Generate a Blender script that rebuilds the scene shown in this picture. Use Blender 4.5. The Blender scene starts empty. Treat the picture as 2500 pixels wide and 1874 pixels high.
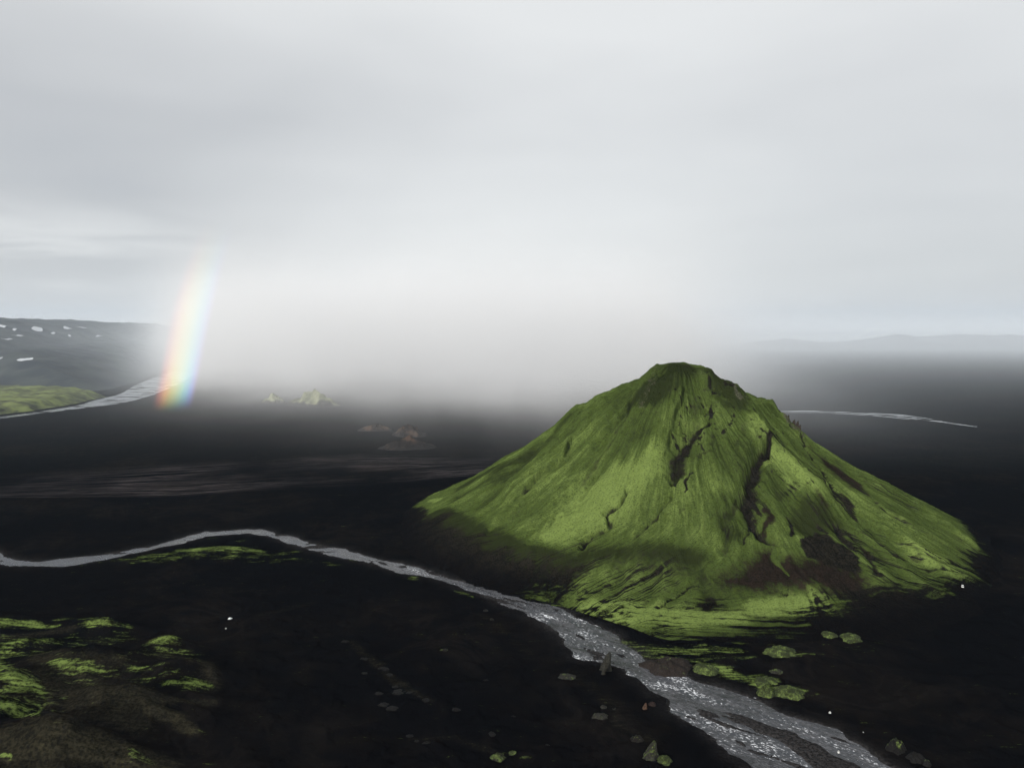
import bpy, math, random
import numpy as np

# ------------------------------------------------------------------ camera
scene = bpy.context.scene
cam_data = bpy.data.cameras.new('camera')
cam_data.sensor_width = 36.0
cam_data.lens = 36.0 * 1888.0 / 2500.0
cam_data.clip_start = 1.0
cam_data.clip_end = 80000.0
cam = bpy.data.objects.new('camera', cam_data)
cam.location = (0.0, 0.0, 250.0)
cam.rotation_euler = (math.radians(90 - 4.15), 0.0, 0.0)
scene.collection.objects.link(cam)
scene.camera = cam

# ------------------------------------------------------------------ sky and sun
SUN_ELEVATION = 16.0                      # low sun behind the camera, turned left of the rainbow's axis for slope shading
SUN_AZIMUTH = 209.0                       # clockwise from +Y
world = bpy.data.worlds.new('World')
scene.world = world
world.use_nodes = True
wn, wl = world.node_tree.nodes, world.node_tree.links
wn.clear()
w_out = wn.new('ShaderNodeOutputWorld')
w_bg = wn.new('ShaderNodeBackground')
sky = wn.new('ShaderNodeTexSky')
sky.sky_type = 'NISHITA'
sky.sun_disc = False
sky.sun_elevation = math.radians(SUN_ELEVATION)
sky.sun_rotation = math.radians(SUN_AZIMUTH)
SKY_STRENGTH = 0.1


def wmath(op, a, b=None, clamp=False):
    n = wn.new('ShaderNodeMath'); n.operation = op; n.use_clamp = clamp
    for i, v in enumerate((a, b)):
        if v is None:
            continue
        if isinstance(v, (int, float)):
            n.inputs[i].default_value = v
        else:
            wl.new(v, n.inputs[i])
    return n.outputs[0]


def wrange(v, a, b, c, d):
    n = wn.new('ShaderNodeMapRange'); n.interpolation_type = 'SMOOTHSTEP'
    n.inputs['From Min'].default_value = a; n.inputs['From Max'].default_value = b
    n.inputs['To Min'].default_value = c; n.inputs['To Max'].default_value = d
    wl.new(v, n.inputs['Value'])
    return n.outputs['Result']


tc = wn.new('ShaderNodeTexCoord')
sep = wn.new('ShaderNodeSeparateXYZ'); wl.new(tc.outputs['Generated'], sep.inputs[0])


def wnoise(sx, sz, scale, detail, off):
    mp = wn.new('ShaderNodeMapping')
    mp.inputs['Scale'].default_value = (sx, sx, sz); mp.inputs['Location'].default_value = off
    wl.new(tc.outputs['Generated'], mp.inputs['Vector'])
    n = wn.new('ShaderNodeTexNoise'); n.inputs['Scale'].default_value = scale
    n.inputs['Detail'].default_value = detail; n.inputs['Roughness'].default_value = 0.5
    n.inputs['Distortion'].default_value = 0.3
    wl.new(mp.outputs[0], n.inputs['Vector'])
    return n.outputs['Fac']


broad = wnoise(1.0, 2.2, 1.7, 3.0, (3.1, 0.4, 1.7))         # big soft masses of cloud
bands = wnoise(1.0, 7.0, 2.6, 5.0, (0.3, 5.2, 2.0))         # flat sheets low down
az_x = sep.outputs['X']; el = sep.outputs['Z']
# a darker, bluer shelf of cloud lies low on the left; a bright veil of drizzle hangs left of centre near the horizon
shelf = wmath('MULTIPLY', wrange(az_x, 0.25, -0.5, 0.0, 1.0), wmath('MULTIPLY', wrange(el, 0.0, 0.12, 0.2, 1.0), wrange(el, 0.48, 0.22, 0.0, 1.0)))
veil = wmath('MULTIPLY', wmath('MULTIPLY', wrange(az_x, -0.42, -0.18, 0.0, 1.0), wrange(az_x, 0.34, -0.12, 0.0, 1.0)), wrange(el, 0.3, 0.0, 0.0, 1.0))
grey_right = wmath('MULTIPLY', wrange(az_x, 0.05, 0.45, 0.0, 1.0), wrange(el, 0.26, 0.04, 0.0, 1.0))
lum = wmath('ADD', 0.775, wmath('MULTIPLY', wmath('SUBTRACT', broad, 0.5), 0.32))
lum = wmath('ADD', lum, wmath('MULTIPLY', wmath('SUBTRACT', bands, 0.5), wrange(el, 0.4, 0.05, 0.03, 0.11)))
lum = wmath('ADD', lum, wrange(el, 0.2, 0.5, -0.03, 0.06))
lum = wmath('SUBTRACT', lum, wmath('MULTIPLY', shelf, 0.115))
lum = wmath('ADD', lum, wmath('MULTIPLY', veil, 0.11))
wisp = wmath('MULTIPLY', wrange(az_x, -0.28, -0.5, 0.0, 1.0), wmath('MULTIPLY', wrange(el, 0.03, 0.07, 0.0, 1.0), wrange(el, 0.17, 0.08, 0.0, 1.0)))
lum = wmath('ADD', lum, wmath('MULTIPLY', wisp, wrange(bands, 0.42, 0.62, 0.0, 0.2)))
lum = wmath('SUBTRACT', lum, wmath('MULTIPLY', grey_right, 0.07))
ramp = wn.new('ShaderNodeValToRGB')
ramp.color_ramp.elements[0].position = 0.30; ramp.color_ramp.elements[0].color = (0.245, 0.285, 0.36, 1)
ramp.color_ramp.elements[1].position = 0.85; ramp.color_ramp.elements[1].color = (0.83, 0.845, 0.85, 1)
e = ramp.color_ramp.elements.new(0.6); e.color = (0.58, 0.597, 0.618, 1)
wl.new(lum, ramp.inputs[0])
mixs = wn.new('ShaderNodeMixRGB'); mixs.blend_type = 'MIX'; mixs.inputs[0].default_value = 0.94
scl = wn.new('ShaderNodeVectorMath'); scl.operation = 'SCALE'; scl.inputs['Scale'].default_value = 1.0 / SKY_STRENGTH
wl.new(ramp.outputs[0], scl.inputs[0])
wl.new(sky.outputs[0], mixs.inputs[1]); wl.new(scl.outputs[0], mixs.inputs[2])
wl.new(mixs.outputs[0], w_bg.inputs[0]); w_bg.inputs[1].default_value = SKY_STRENGTH
wl.new(w_bg.outputs[0], w_out.inputs[0])

sun_data = bpy.data.lights.new('sun', 'SUN')
sun_data.energy = 4.3
sun_data.angle = math.radians(4.0)
sun_data.color = (1.0, 0.97, 0.92)
sun = bpy.data.objects.new('sun', sun_data)
sun.rotation_euler = (math.radians(90 - SUN_ELEVATION), 0, math.radians(180 - SUN_AZIMUTH))
scene.collection.objects.link(sun)

scene.view_settings.view_transform = 'Standard'
scene.view_settings.look = 'None'
scene.view_settings.exposure = 0.0
scene.view_settings.gamma = 1.0
scene.view_settings.use_curve_mapping = False
scene.render.engine = 'CYCLES'
scene.cycles.max_bounces = 8
scene.cycles.diffuse_bounces = 2
scene.cycles.glossy_bounces = 2
scene.cycles.volume_bounces = 4
scene.cycles.transparent_max_bounces = 12
scene.cycles.use_denoising = True
scene.cycles.denoiser = 'OPENIMAGEDENOISE'

# ------------------------------------------------------------------ positions and widths (metres), mostly cast from image pixels
KNOLLS = [[-463.0,640.9,66.1,24.6,0.0,10],[-346.8,631.8,41.5,14.2,-0.162,8],[-382.4,590.2,41.4,12.9,0.187,7],[-309.9,557.0,55.9,23.8,-0.147,10],[-273.2,590.2,22.5,12.0,0.0,7],[-238.9,540.1,34.7,17.1,-0.145,8],[-346.4,515.0,41.3,21.5,-0.338,12],[-245.3,486.6,51.8,20.3,-0.244,12],[-262.6,433.8,59.9,19.9,-0.219,16],[-212.5,497.6,24.5,14.6,0.0,6],[-335.1,466.0,30.7,30.2,0.0,12],[-331.1,852.5,58.0,27.3,0.126,4],[-403.2,811.4,36.2,16.2,0.394,3]]
MOUNTAIN_STREAKS = [['dark',0.8,5,[[229.9,893.3],[214.3,881.4],[201.4,869.4],[190.6,853.6],[181.8,839.2],[175.2,826.5],[171.4,811.4]],[3.9,6.8,10.5,14.1,15.7,13.6,6.3]],['dark',0.4,4,[[240.0,951.4],[226.2,933.5],[216.2,913.1],[215.4,898.9],[202.9,876.6]],[10.4,12.3,12.0,8.9,9.6]],['dark',0.85,6,[[291.6,869.3],[273.3,847.6],[263.6,832.0],[258.3,818.6],[250.0,802.2],[243.2,783.4],[238.3,767.0],[239.6,750.5],[242.2,739.6],[250.7,734.9]],[4.9,11.5,10.3,9.2,11.8,16.0,13.1,11.2,6.8,11.1]],['dark',0.9,2,[[289.3,867.8],[300.4,874.5],[307.5,864.9]],[4.9,5.9,2.0]],['dark',0.75,2,[[307.5,864.9],[319.0,842.6],[340.2,835.0],[354.8,830.7],[358.4,812.8],[362.3,796.4],[368.0,773.8],[374.2,754.3]],[1.5,1.9,2.4,3.4,5.8,5.7,3.7,2.8]],['dark',0.85,3,[[396.4,848.8],[403.0,832.5],[414.1,819.1],[423.7,808.0],[440.4,801.4],[455.2,793.3]],[3.0,4.5,7.0,6.0,4.0,2.5]],['brown',0.85,0,[[357.4,909.7],[362.6,897.9],[367.9,886.9],[380.4,881.0],[388.2,869.1],[393.7,855.1]],[4.2,9.3,17.5,24.8,24.6,10.2]],['brown',0.5,0,[[352.0,928.6],[357.4,909.7],[369.2,908.4]],[7.4,8.4,10.5]],['dark',0.75,2,[[359.3,962.2],[347.0,907.1],[349.8,868.9],[349.1,835.5],[353.5,816.8],[357.6,796.5]],[1.6,2.6,2.5,2.9,3.4,1.9]],['rock',0.9,-2,[[338.7,955.7],[342.5,944.6],[351.6,945.7],[356.6,943.8]],[4.3,5.4,7.5,4.3]],['dark',0.9,1,[[339.2,942.5],[344.3,935.2],[348.1,931.9]],[3.2,5.3,2.1]],['dark',1,2,[[327.1,765.2],[327.1,754.4],[328.8,745.8],[330.4,733.4]],[4.5,7.2,8.0,5.3]],['dark',1,2,[[278.5,768.2],[275.4,755.8],[274.3,745.6]],[1.8,4.4,3.9]],['dark',0.8,1,[[302.0,760.2],[307.1,755.4],[311.4,750.7]],[2.2,4.0,1.8]],['dark',0.45,4,[[149.3,954.8],[132.9,916.9],[106.8,888.6],[89.3,864.5],[74.9,847.0]],[5.1,5.9,6.7,9.4,3.7]],['dark',0.65,4,[[127.1,817.1],[113.3,802.0],[100.6,786.2],[99.9,769.8],[81.9,760.2],[68.5,746.8]],[2.2,4.0,5.6,5.9,6.7,3.3]],['dark',0.6,2,[[165.7,795.7],[149.2,775.2],[130.4,757.0],[116.4,744.4]],[1.8,2.6,2.9,2.1]],['dark',0.35,0,[[126.4,869.6]],[11.3]],['dark',0.35,0,[[143.7,889.0],[139.6,877.1]],[6.7,6.7]],['dark',0.32,3,[[89.1,983.9],[63.2,909.4],[32.0,890.4],[9.3,867.3]],[4.2,4.9,5.8,3.8]],['dark',0.3,2,[[52.8,990.2],[10.5,982.7],[-36.3,968.5],[-68.0,973.9]],[4.2,5.3,4.2,3.2]],['dark',0.25,2,[[61.2,813.3],[34.1,792.5],[16.7,772.1]],[3.5,5.2,3.4]],['dark',0.25,2,[[27.6,856.4],[-4.5,840.7],[-26.5,820.9]],[3.7,4.6,3.6]],['dark',0.85,1,[[191.6,822.7],[185.4,806.1],[180.9,795.1]],[1.8,2.2,1.3]],['dark',0.55,2,[[232.1,788.9],[221.2,769.3],[210.8,744.3],[201.2,717.0]],[3.6,6.1,5.9,7.4]],['dark',0.8,1,[[238.0,780.3],[233.3,762.3],[227.3,738.8],[221.5,727.2]],[1.3,1.7,1.7,1.7]],['dark',0.5,0,[[173.5,772.3],[171.4,766.0]],[3.4,3.4]],['rock',0.45,-1,[[186.6,1002.1],[169.4,951.6],[153.4,923.8]],[8.7,13.4,8.0]],['dark',0.45,0,[[205.7,994.8],[230.2,986.4],[249.7,984.5]],[10.8,16.1,10.8]],['rock',0.8,0,[[274.8,957.4],[271.8,928.8],[274.2,916.4]],[4.2,7.2,4.1]],['dark',0.5,0,[[227.5,870.3],[222.5,853.7]],[6.7,3.8]],['dark',0.4,0,[[268.8,884.1],[261.7,867.6]],[9.9,6.8]],['dark',0.45,0,[[201.8,838.6],[223.2,843.4]],[2.8,3.7]],['brown',0.75,0,[[258.0,777.0],[257.0,760.6],[247.7,744.2]],[6.2,9.6,6.0]],['brown',0.55,0,[[320.4,806.6],[320.9,785.6],[323.0,774.6]],[4.7,12.0,6.4]],['dark',0.45,0,[[273.9,804.3],[277.1,794.1],[309.1,811.6],[320.6,812.9]],[6.4,9.1,3.8,3.8]],['dark',0.5,1,[[356.8,799.6],[376.2,785.3],[404.9,766.1],[427.5,754.0]],[1.4,1.9,2.4,1.9]],['dark',0.55,1,[[353.9,773.3],[369.9,745.1],[394.5,730.0],[419.1,724.2]],[1.9,2.7,2.7,1.8]],['dark',0.6,1,[[376.8,751.2],[404.8,742.1],[436.9,741.5]],[1.8,3.2,1.9]],['dark',0.7,1,[[334.0,765.9],[341.4,744.8],[341.5,710.0],[337.8,697.7]],[1.8,3.6,6.1,3.4]],['dark',0.5,1,[[400.6,757.7],[422.2,751.8],[449.2,755.7]],[2.3,3.8,2.9]],['dark',0.7,0,[[173.0,655.0],[168.6,647.3]],[9.1,5.3]],['dark',0.6,1,[[164.8,676.6],[143.6,662.6],[123.0,647.9]],[1.6,1.5,1.1]],['dark',0.5,0,[[265.7,662.8],[269.0,652.7],[270.9,644.3]],[1.6,3.9,5.5]],['relief',0,-5,[[244.0,967.7],[274.8,957.4],[279.4,912.3],[290.6,874.9]],[15.9,21.2,22.4,19.7]],['relief',0,-3,[[203.4,957.7],[188.7,908.9],[165.6,861.1]],[12.5,16.8,18.8]],['relief',0,6,[[232.4,940.6],[210.8,899.6],[189.8,855.9]],[20.6,24.6,18.8]],['relief',0,-3,[[1125.7,4375.7],[944.4,3323.5]],[33.6,25.7]],['relief',0,-4,[[895.3,2806.3],[896.1,2708.9]],[31.3,21.2]],['relief',0,-1,[[295.9,2740.7],[113.8,981.1]],[20.5,10.5]],['relief',0,-1,[[87.5,1040.3],[93.7,977.2]],[6.7,9.4]],['relief',0,-5,[[297.2,869.1],[317.0,833.3],[316.3,795.8]],[14.8,28.8,27.8]],['relief',0,-4,[[423.0,907.0],[472.7,879.5],[495.8,844.2]],[21.6,27.0,21.3]],['relief',0,4,[[353.0,811.4],[382.6,772.0],[401.6,736.0]],[14.4,18.8,13.8]],['relief',0,4,[[134.7,937.3],[104.0,884.6],[66.4,824.2]],[15.1,19.1,22.4]],['relief',0,-4,[[109.5,980.2],[65.1,938.1],[4.8,894.8]],[15.8,20.1,24.2]],['relief',0,4,[[48.3,1005.8],[-5.1,943.3],[-49.4,919.3]],[16.2,20.4,20.0]],['rock',0.55,-3,[[1157.9,4501.2],[953.7,3420.4],[284.2,972.4]],[24.7,22.6,5.4]],['rock',0.5,-2,[[887.8,2806.3],[888.1,2693.4],[328.2,963.4]],[15.6,18.1,5.4]],['rock',0.5,-2,[[989.5,4977.0],[1117.2,5139.9],[1139.5,4775.1]],[32.3,39.0,31.2]]]
MOUNTAIN_PATCHES = [['dark',1.0,3,[[279.2,732.4],[286.2,738.6],[290.5,744.7],[301.2,748.5],[311.2,749.2],[317.5,739.7],[324.2,731.9],[327.3,716.4],[318.7,701.0],[294.0,705.9],[278.2,713.7]]],['brown',0.92,20,[[247.7,725.5],[253.6,708.4],[268.0,712.2],[279.1,716.1],[324.0,708.7],[326.2,682.4],[318.9,660.9],[290.2,661.8],[271.2,670.4],[253.6,672.0],[237.5,664.4],[215.2,664.4],[190.0,669.8],[183.4,679.0],[207.0,697.7],[229.7,711.6]]],['dark',0.6,24,[[97.7,724.0],[115.8,727.3],[150.1,720.6],[168.3,708.4],[187.0,687.5],[189.4,671.3],[159.7,685.1],[139.4,683.4],[112.0,702.5],[88.2,709.2],[57.2,705.0],[30.5,704.6],[15.7,725.2],[31.9,737.7],[66.4,722.9]]],['dark',0.85,24,[[-114.2,965.6],[-88.0,908.2],[-21.2,784.3],[27.9,738.5],[65.6,714.4],[56.4,695.0],[11.5,709.8],[-41.2,763.2],[-90.7,841.4],[-127.1,944.9]]],['dark',0.45,16,[[96.0,710.9],[134.2,709.7],[170.2,699.9],[192.7,685.2],[192.2,669.8],[165.4,679.0],[130.1,687.2],[93.7,692.3]]]]
MOUNTAIN_TONGUES = [[0.95,[[249.8,720.1],[245.3,700.7],[250.5,691.4]],[5.0,7.4,2.4]],[0.5,[[141.1,705.9],[139.4,687.3],[131.1,672.6]],[1.6,2.3,2.3]],[0.6,[[179.6,707.6],[177.4,686.0],[181.5,670.5]],[1.6,2.4,3.1]],[0.6,[[244.9,772.4]],[3.5]],[0.6,[[328.4,746.6],[329.4,735.7],[332.7,716.3]],[2.7,3.5,3.5]]]
MOSS_EDGE = [[-132.7,1083.7],[-118.8,995.6],[-69.1,854.9],[-21.0,776.6],[13.8,729.0],[7.7,707.4],[29.4,677.9],[53.0,650.6],[74.0,618.8],[92.2,584.0],[123.7,582.5],[176.7,590.2],[214.3,606.1],[242.5,615.2],[272.4,635.1],[285.7,650.3],[305.6,663.3],[343.2,681.4],[364.7,672.8],[405.9,693.7],[446.2,735.2],[505.8,820.2],[549.1,911.6],[564.0,1011.6],[549.3,1111.7],[506.2,1203.2],[438.4,1278.2],[351.8,1330.4],[253.8,1355.2],[152.8,1350.6],[57.5,1316.9],[-24.0,1256.9],[-84.5,1176.0]]
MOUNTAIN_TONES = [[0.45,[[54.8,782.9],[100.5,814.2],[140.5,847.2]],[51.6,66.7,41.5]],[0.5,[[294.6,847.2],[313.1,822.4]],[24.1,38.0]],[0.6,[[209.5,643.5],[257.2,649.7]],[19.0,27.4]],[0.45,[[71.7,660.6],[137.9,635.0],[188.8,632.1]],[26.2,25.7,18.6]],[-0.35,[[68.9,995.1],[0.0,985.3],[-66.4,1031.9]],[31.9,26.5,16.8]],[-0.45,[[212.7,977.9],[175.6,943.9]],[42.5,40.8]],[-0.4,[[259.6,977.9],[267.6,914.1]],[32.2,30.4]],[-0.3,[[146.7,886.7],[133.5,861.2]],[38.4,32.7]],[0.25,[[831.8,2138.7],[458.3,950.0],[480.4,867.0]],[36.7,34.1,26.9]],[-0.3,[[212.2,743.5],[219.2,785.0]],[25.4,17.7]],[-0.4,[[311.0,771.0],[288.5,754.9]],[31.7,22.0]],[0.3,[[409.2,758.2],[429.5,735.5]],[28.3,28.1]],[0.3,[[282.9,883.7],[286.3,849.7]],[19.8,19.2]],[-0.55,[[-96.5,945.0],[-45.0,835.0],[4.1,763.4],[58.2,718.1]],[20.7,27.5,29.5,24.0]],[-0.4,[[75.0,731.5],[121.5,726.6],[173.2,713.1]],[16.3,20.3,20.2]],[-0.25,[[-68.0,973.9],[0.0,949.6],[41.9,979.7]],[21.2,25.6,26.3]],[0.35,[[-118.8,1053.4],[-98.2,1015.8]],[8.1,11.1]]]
GROUND_MOSS = [[0.9,[[-446.1,627.1],[-426.4,627.9],[-403.8,629.8],[-378.0,626.7]],[19.5,18.8,14.2,5.8]],[0.8,[[-414.2,580.6],[-394.6,579.7],[-368.5,588.9],[-355.3,610.6]],[14.7,14.4,12.4,7.2]],[0.8,[[-391.9,575.6],[-348.9,566.8]],[4.4,4.1]],[0.7,[[-387.4,648.7],[-346.3,625.0],[-315.3,623.8]],[10.2,15.0,5.3]],[0.95,[[-332.2,543.9],[-312.8,535.9],[-291.2,530.8]],[9.1,14.5,5.5]],[0.8,[[-327.4,530.7],[-293.9,527.7]],[4.3,3.4]],[0.8,[[-284.0,582.8],[-270.6,584.9],[-262.6,589.9]],[6.2,10.8,7.7]],[0.8,[[-278.1,527.7],[-271.4,534.8],[-261.2,537.8]],[4.0,8.1,3.4]],[0.95,[[-240.0,516.6],[-228.0,521.7],[-209.5,519.5]],[3.7,8.6,5.9]],[1,[[-393.6,559.4],[-348.3,510.3],[-325.9,501.1],[-308.5,493.8]],[25.4,26.5,20.5,5.1]],[1,[[-330.7,468.5],[-319.1,466.2],[-306.4,465.9],[-274.4,433.7]],[15.6,21.2,16.8,3.2]],[0.8,[[-318.3,488.8],[-302.8,478.8],[-265.9,433.7]],[3.2,3.7,2.1]],[0.9,[[-287.9,411.9],[-275.1,408.9]],[5.0,1.9]],[0.7,[[-212.0,418.7],[-198.8,417.5]],[8.7,2.5]],[0.7,[[-293.1,487.8]],[5.6]],[0.6,[[-343.0,556.9],[-310.7,548.1]],[3.2,3.0]],[0.6,[[-260.7,576.6],[-239.2,562.5]],[2.9,2.8]],[0.5,[[-295.9,515.6],[-284.6,515.6]],[3.3,3.2]],[0.55,[[-453.0,798.5],[-425.6,821.1],[-390.8,832.1],[-377.2,842.2]],[3.9,13.0,23.2,13.0]],[0.65,[[-373.7,855.3],[-316.9,851.4],[-286.7,850.3]],[15.7,20.4,10.1]],[0.5,[[-339.6,839.3],[-274.6,834.1]],[10.2,7.4]],[0.6,[[-320.5,894.3],[-312.1,897.9]],[9.3,6.7]],[0.5,[[-362.6,903.2],[-352.8,906.8]],[6.8,5.4]],[0.45,[[-295.0,868.3],[-280.2,873.2]],[5.2,5.2]],[0.4,[[-287.0,824.1],[-278.5,839.2]],[7.4,7.5]],[0.35,[[-255.1,844.1]],[17.4]],[0.5,[[-245.1,849.1],[-236.4,850.9]],[8.7,5.0]],[0.4,[[-200.9,808.5],[-179.4,800.0]],[9.4,9.3]],[0.45,[[-177.5,821.7],[-167.1,814.3]],[7.1,7.1]],[0.6,[[-116.2,767.4]],[6.4]],[0.75,[[-98.5,758.4]],[12.5]],[0.7,[[-53.8,719.8],[-44.5,714.1],[-36.2,704.1]],[4.7,6.4,3.6]],[0.8,[[-101.2,903.2],[-88.8,890.9],[-78.0,877.1]],[6.4,11.3,6.2]],[0.5,[[-78.0,877.1],[-64.1,860.6]],[7.4,6.1]],[0.7,[[-41.9,817.2],[-33.8,802.8],[-26.3,783.4]],[7.0,13.7,8.7]],[0.7,[[-23.1,775.3],[-8.3,764.9],[7.4,757.2]],[5.4,6.3,4.1]],[0.9,[[140.7,558.4],[148.0,553.5],[157.2,548.8],[165.1,540.1],[171.6,532.3]],[9.8,15.8,10.9,8.3,8.1]],[0.8,[[169.6,540.1],[179.9,540.1],[188.4,532.3]],[4.7,6.0,4.7]],[0.9,[[174.3,521.1],[190.1,515.0],[198.5,518.6]],[7.9,12.3,6.9]],[0.8,[[96.7,591.7],[105.4,586.3]],[6.6,5.2]],[0.85,[[128.5,590.2],[138.6,578.0],[142.6,575.0]],[5.4,6.5,3.9]],[0.6,[[141.0,588.6],[151.8,593.3]],[4.0,4.1]],[0.7,[[255.4,622.2],[264.2,623.1]],[9.8,6.6]],[0.8,[[269.8,616.2],[284.1,614.5]],[13.1,9.9]],[0.6,[[277.4,630.1],[293.3,627.4],[295.5,610.3]],[4.3,6.1,5.0]],[0.45,[[229.4,602.1],[243.5,596.5]],[6.0,6.0]],[0.3,[[257.1,590.2],[273.6,584.0]],[10.5,12.1]],[0.3,[[302.2,631.8],[293.0,598.1],[279.2,582.5]],[12.4,17.7,10.6]],[0.85,[[201.0,581.0],[214.2,582.5]],[9.7,12.7]],[0.35,[[219.3,575.0],[238.7,576.5]],[6.9,4.3]],[0.7,[[172.4,489.3],[177.7,484.0]],[2.0,2.0]],[0.7,[[186.7,476.1],[194.2,472.0],[200.8,466.0]],[2.0,2.5,1.9]],[0.5,[[126.6,461.1],[129.1,451.7]],[1.3,1.3]],[0.35,[[59.5,575.0],[58.0,612.8]],[6.2,5.5]],[0.4,[[162.7,478.7],[158.3,481.3]],[2.9,2.4]],[0.3,[[-6.0,439.0],[1.2,440.7]],[3.0,2.3]],[0.75,[[75.9,606.2],[99.0,586.3],[136.4,582.5],[174.5,582.5]],[20.5,19.5,17.1,14.9]],[0.65,[[115.2,571.3],[145.1,566.2],[180.4,570.6]],[11.3,11.3,9.2]],[0.4,[[51.5,631.8],[69.3,606.2]],[10.3,12.3]],[0.6,[[197.9,606.2],[235.5,618.8],[274.7,631.8]],[22.2,23.8,20.5]],[0.75,[[-419.7,818.1],[-391.2,833.1],[-373.6,839.2]],[7.8,20.7,15.5]],[0.8,[[-372.4,852.3],[-333.7,847.4],[-297.5,848.3],[-273.6,845.2]],[18.3,25.6,20.2,7.5]],[0.55,[[-309.5,831.2],[-249.7,841.1]],[10.0,7.4]],[0.6,[[-235.1,821.7],[-210.3,811.4]],[6.0,5.9]],[0.85,[[139.9,554.9],[152.2,546.7],[168.3,531.0],[183.1,515.0],[200.4,516.2]],[9.7,10.7,8.1,10.0,5.7]],[0.6,[[97.1,575.0],[121.0,569.1],[138.2,563.3]],[5.0,6.2,5.0]],[0.6,[[195.2,578.0],[208.9,572.0],[231.9,575.0]],[6.8,9.5,4.2]],[0.5,[[249.0,618.8],[265.2,609.5],[290.0,612.8]],[6.4,8.0,6.6]],[0.44,[[-426.0,597.5],[-360.3,585.7],[-319.1,604.5]],[57.9,51.8,25.4]],[0.46,[[-337.0,493.0],[-303.7,473.8]],[61.2,36.4]],[0.42,[[-310.6,531.8],[-262.2,527.7],[-218.6,519.6]],[35.5,26.1,15.5]],[0.4,[[-272.8,575.6],[-241.3,567.5]],[29.9,21.0]],[0.6,[[-399.6,804.2],[-365.3,825.2],[-350.8,833.3]],[12.6,22.8,12.7]],[0.55,[[-347.9,826.2],[-304.0,828.2],[-264.7,831.1]],[12.6,22.4,9.8]],[0.5,[[-284.7,811.0],[-251.5,817.2],[-228.3,829.2]],[7.3,12.1,7.3]]]
GROUND_BROWN = [[0.6,[[-352.7,562.8],[-269.1,492.2],[-232.4,460.7]],[24.4,36.8,30.9]],[0.7,[[-245.6,472.1],[-212.3,466.7],[-194.6,454.4]],[22.2,15.2,9.4]],[0.6,[[-228.6,480.2],[-196.8,492.6]],[16.7,8.6]],[0.7,[[-259.2,417.2],[-233.5,411.9],[-202.7,413.5]],[29.1,17.9,12.5]],[0.5,[[-411.1,604.5],[-379.5,617.6],[-360.4,619.8]],[19.2,13.2,11.2]],[0.5,[[-292.0,425.3],[-267.4,423.5]],[15.9,15.3]],[0.5,[[-311.4,544.1],[-286.2,541.0]],[29.8,21.2]],[0.5,[[-268.2,565.7],[-229.7,540.0]],[14.5,9.2]],[0.35,[[-279.8,717.5],[-235.7,725.6]],[6.3,6.2]],[0.3,[[-202.7,679.6],[-187.4,677.6]],[4.5,4.4]],[0.3,[[-270.2,723.3],[-248.3,727.9]],[4.2,4.2]],[0.6,[[103.9,569.1],[119.5,561.9],[134.7,554.9]],[8.7,13.4,6.0]],[0.5,[[106.3,497.6],[109.3,486.6],[114.3,473.6]],[9.8,11.3,4.5]],[0.4,[[293.7,723.3],[320.7,679.6],[358.1,659.7]],[32.5,40.4,30.2]],[0.25,[[44.8,546.7],[68.1,497.6],[79.3,466.0]],[22.4,19.1,17.1]],[0.55,[[-365.0,510.0],[-304.1,505.8],[-237.8,472.1]],[89.6,78.9,54.7]],[0.6,[[-297.7,412.9],[-251.1,415.1],[-194.9,416.4]],[61.1,42.5,24.9]],[0.5,[[-268.2,565.7],[-226.4,553.6],[-207.6,520.5]],[21.8,19.9,17.7]],[0.4,[[-127.0,598.1],[-84.5,533.6],[-54.8,500.4]],[9.6,12.0,6.7]],[0.3,[[-62.7,456.4],[-37.6,456.4],[-7.2,438.1]],[6.5,8.1,6.0]],[0.3,[[-218.4,659.7],[-183.3,690.1]],[17.4,12.8]],[0.3,[[-25.1,659.7],[15.7,575.0]],[11.1,12.2]],[0.35,[[65.3,476.1],[86.9,451.7]],[10.6,9.8]]]
RIVER_FAR_BANK = [[-706.9,930.8],[-619.6,877.1],[-570.7,846.1],[-553.8,830.7],[-532.7,818.7],[-508.4,814.3],[-489.7,824.7],[-461.7,835.3],[-437.3,854.1],[-413.4,877.1],[-401.2,897.9],[-390.6,921.5],[-378.3,936.6],[-350.9,940.4],[-330.8,948.2],[-310.8,946.3],[-293.9,934.7],[-285.5,925.2],[-267.5,919.6],[-249.7,901.4],[-234.4,887.4],[-220.9,877.1],[-188.9,860.6],[-169.7,843.0],[-143.5,820.2],[-122.3,811.4],[-97.0,794.3],[-75.7,774.0],[-47.3,747.2],[-30.2,735.0],[-9.2,735.0],[10.2,723.3],[23.0,706.3],[40.1,678.6],[58.3,650.2],[81.2,622.2],[88.4,597.3],[100.5,572.8],[110.0,550.8],[126.7,539.4],[149.7,521.7],[163.2,507.3],[174.1,488.8],[187.7,474.6],[201.4,465.0],[206.8,453.5],[212.7,437.2],[217.8,423.7],[228.5,401.8],[242.4,374.0]]
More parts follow.
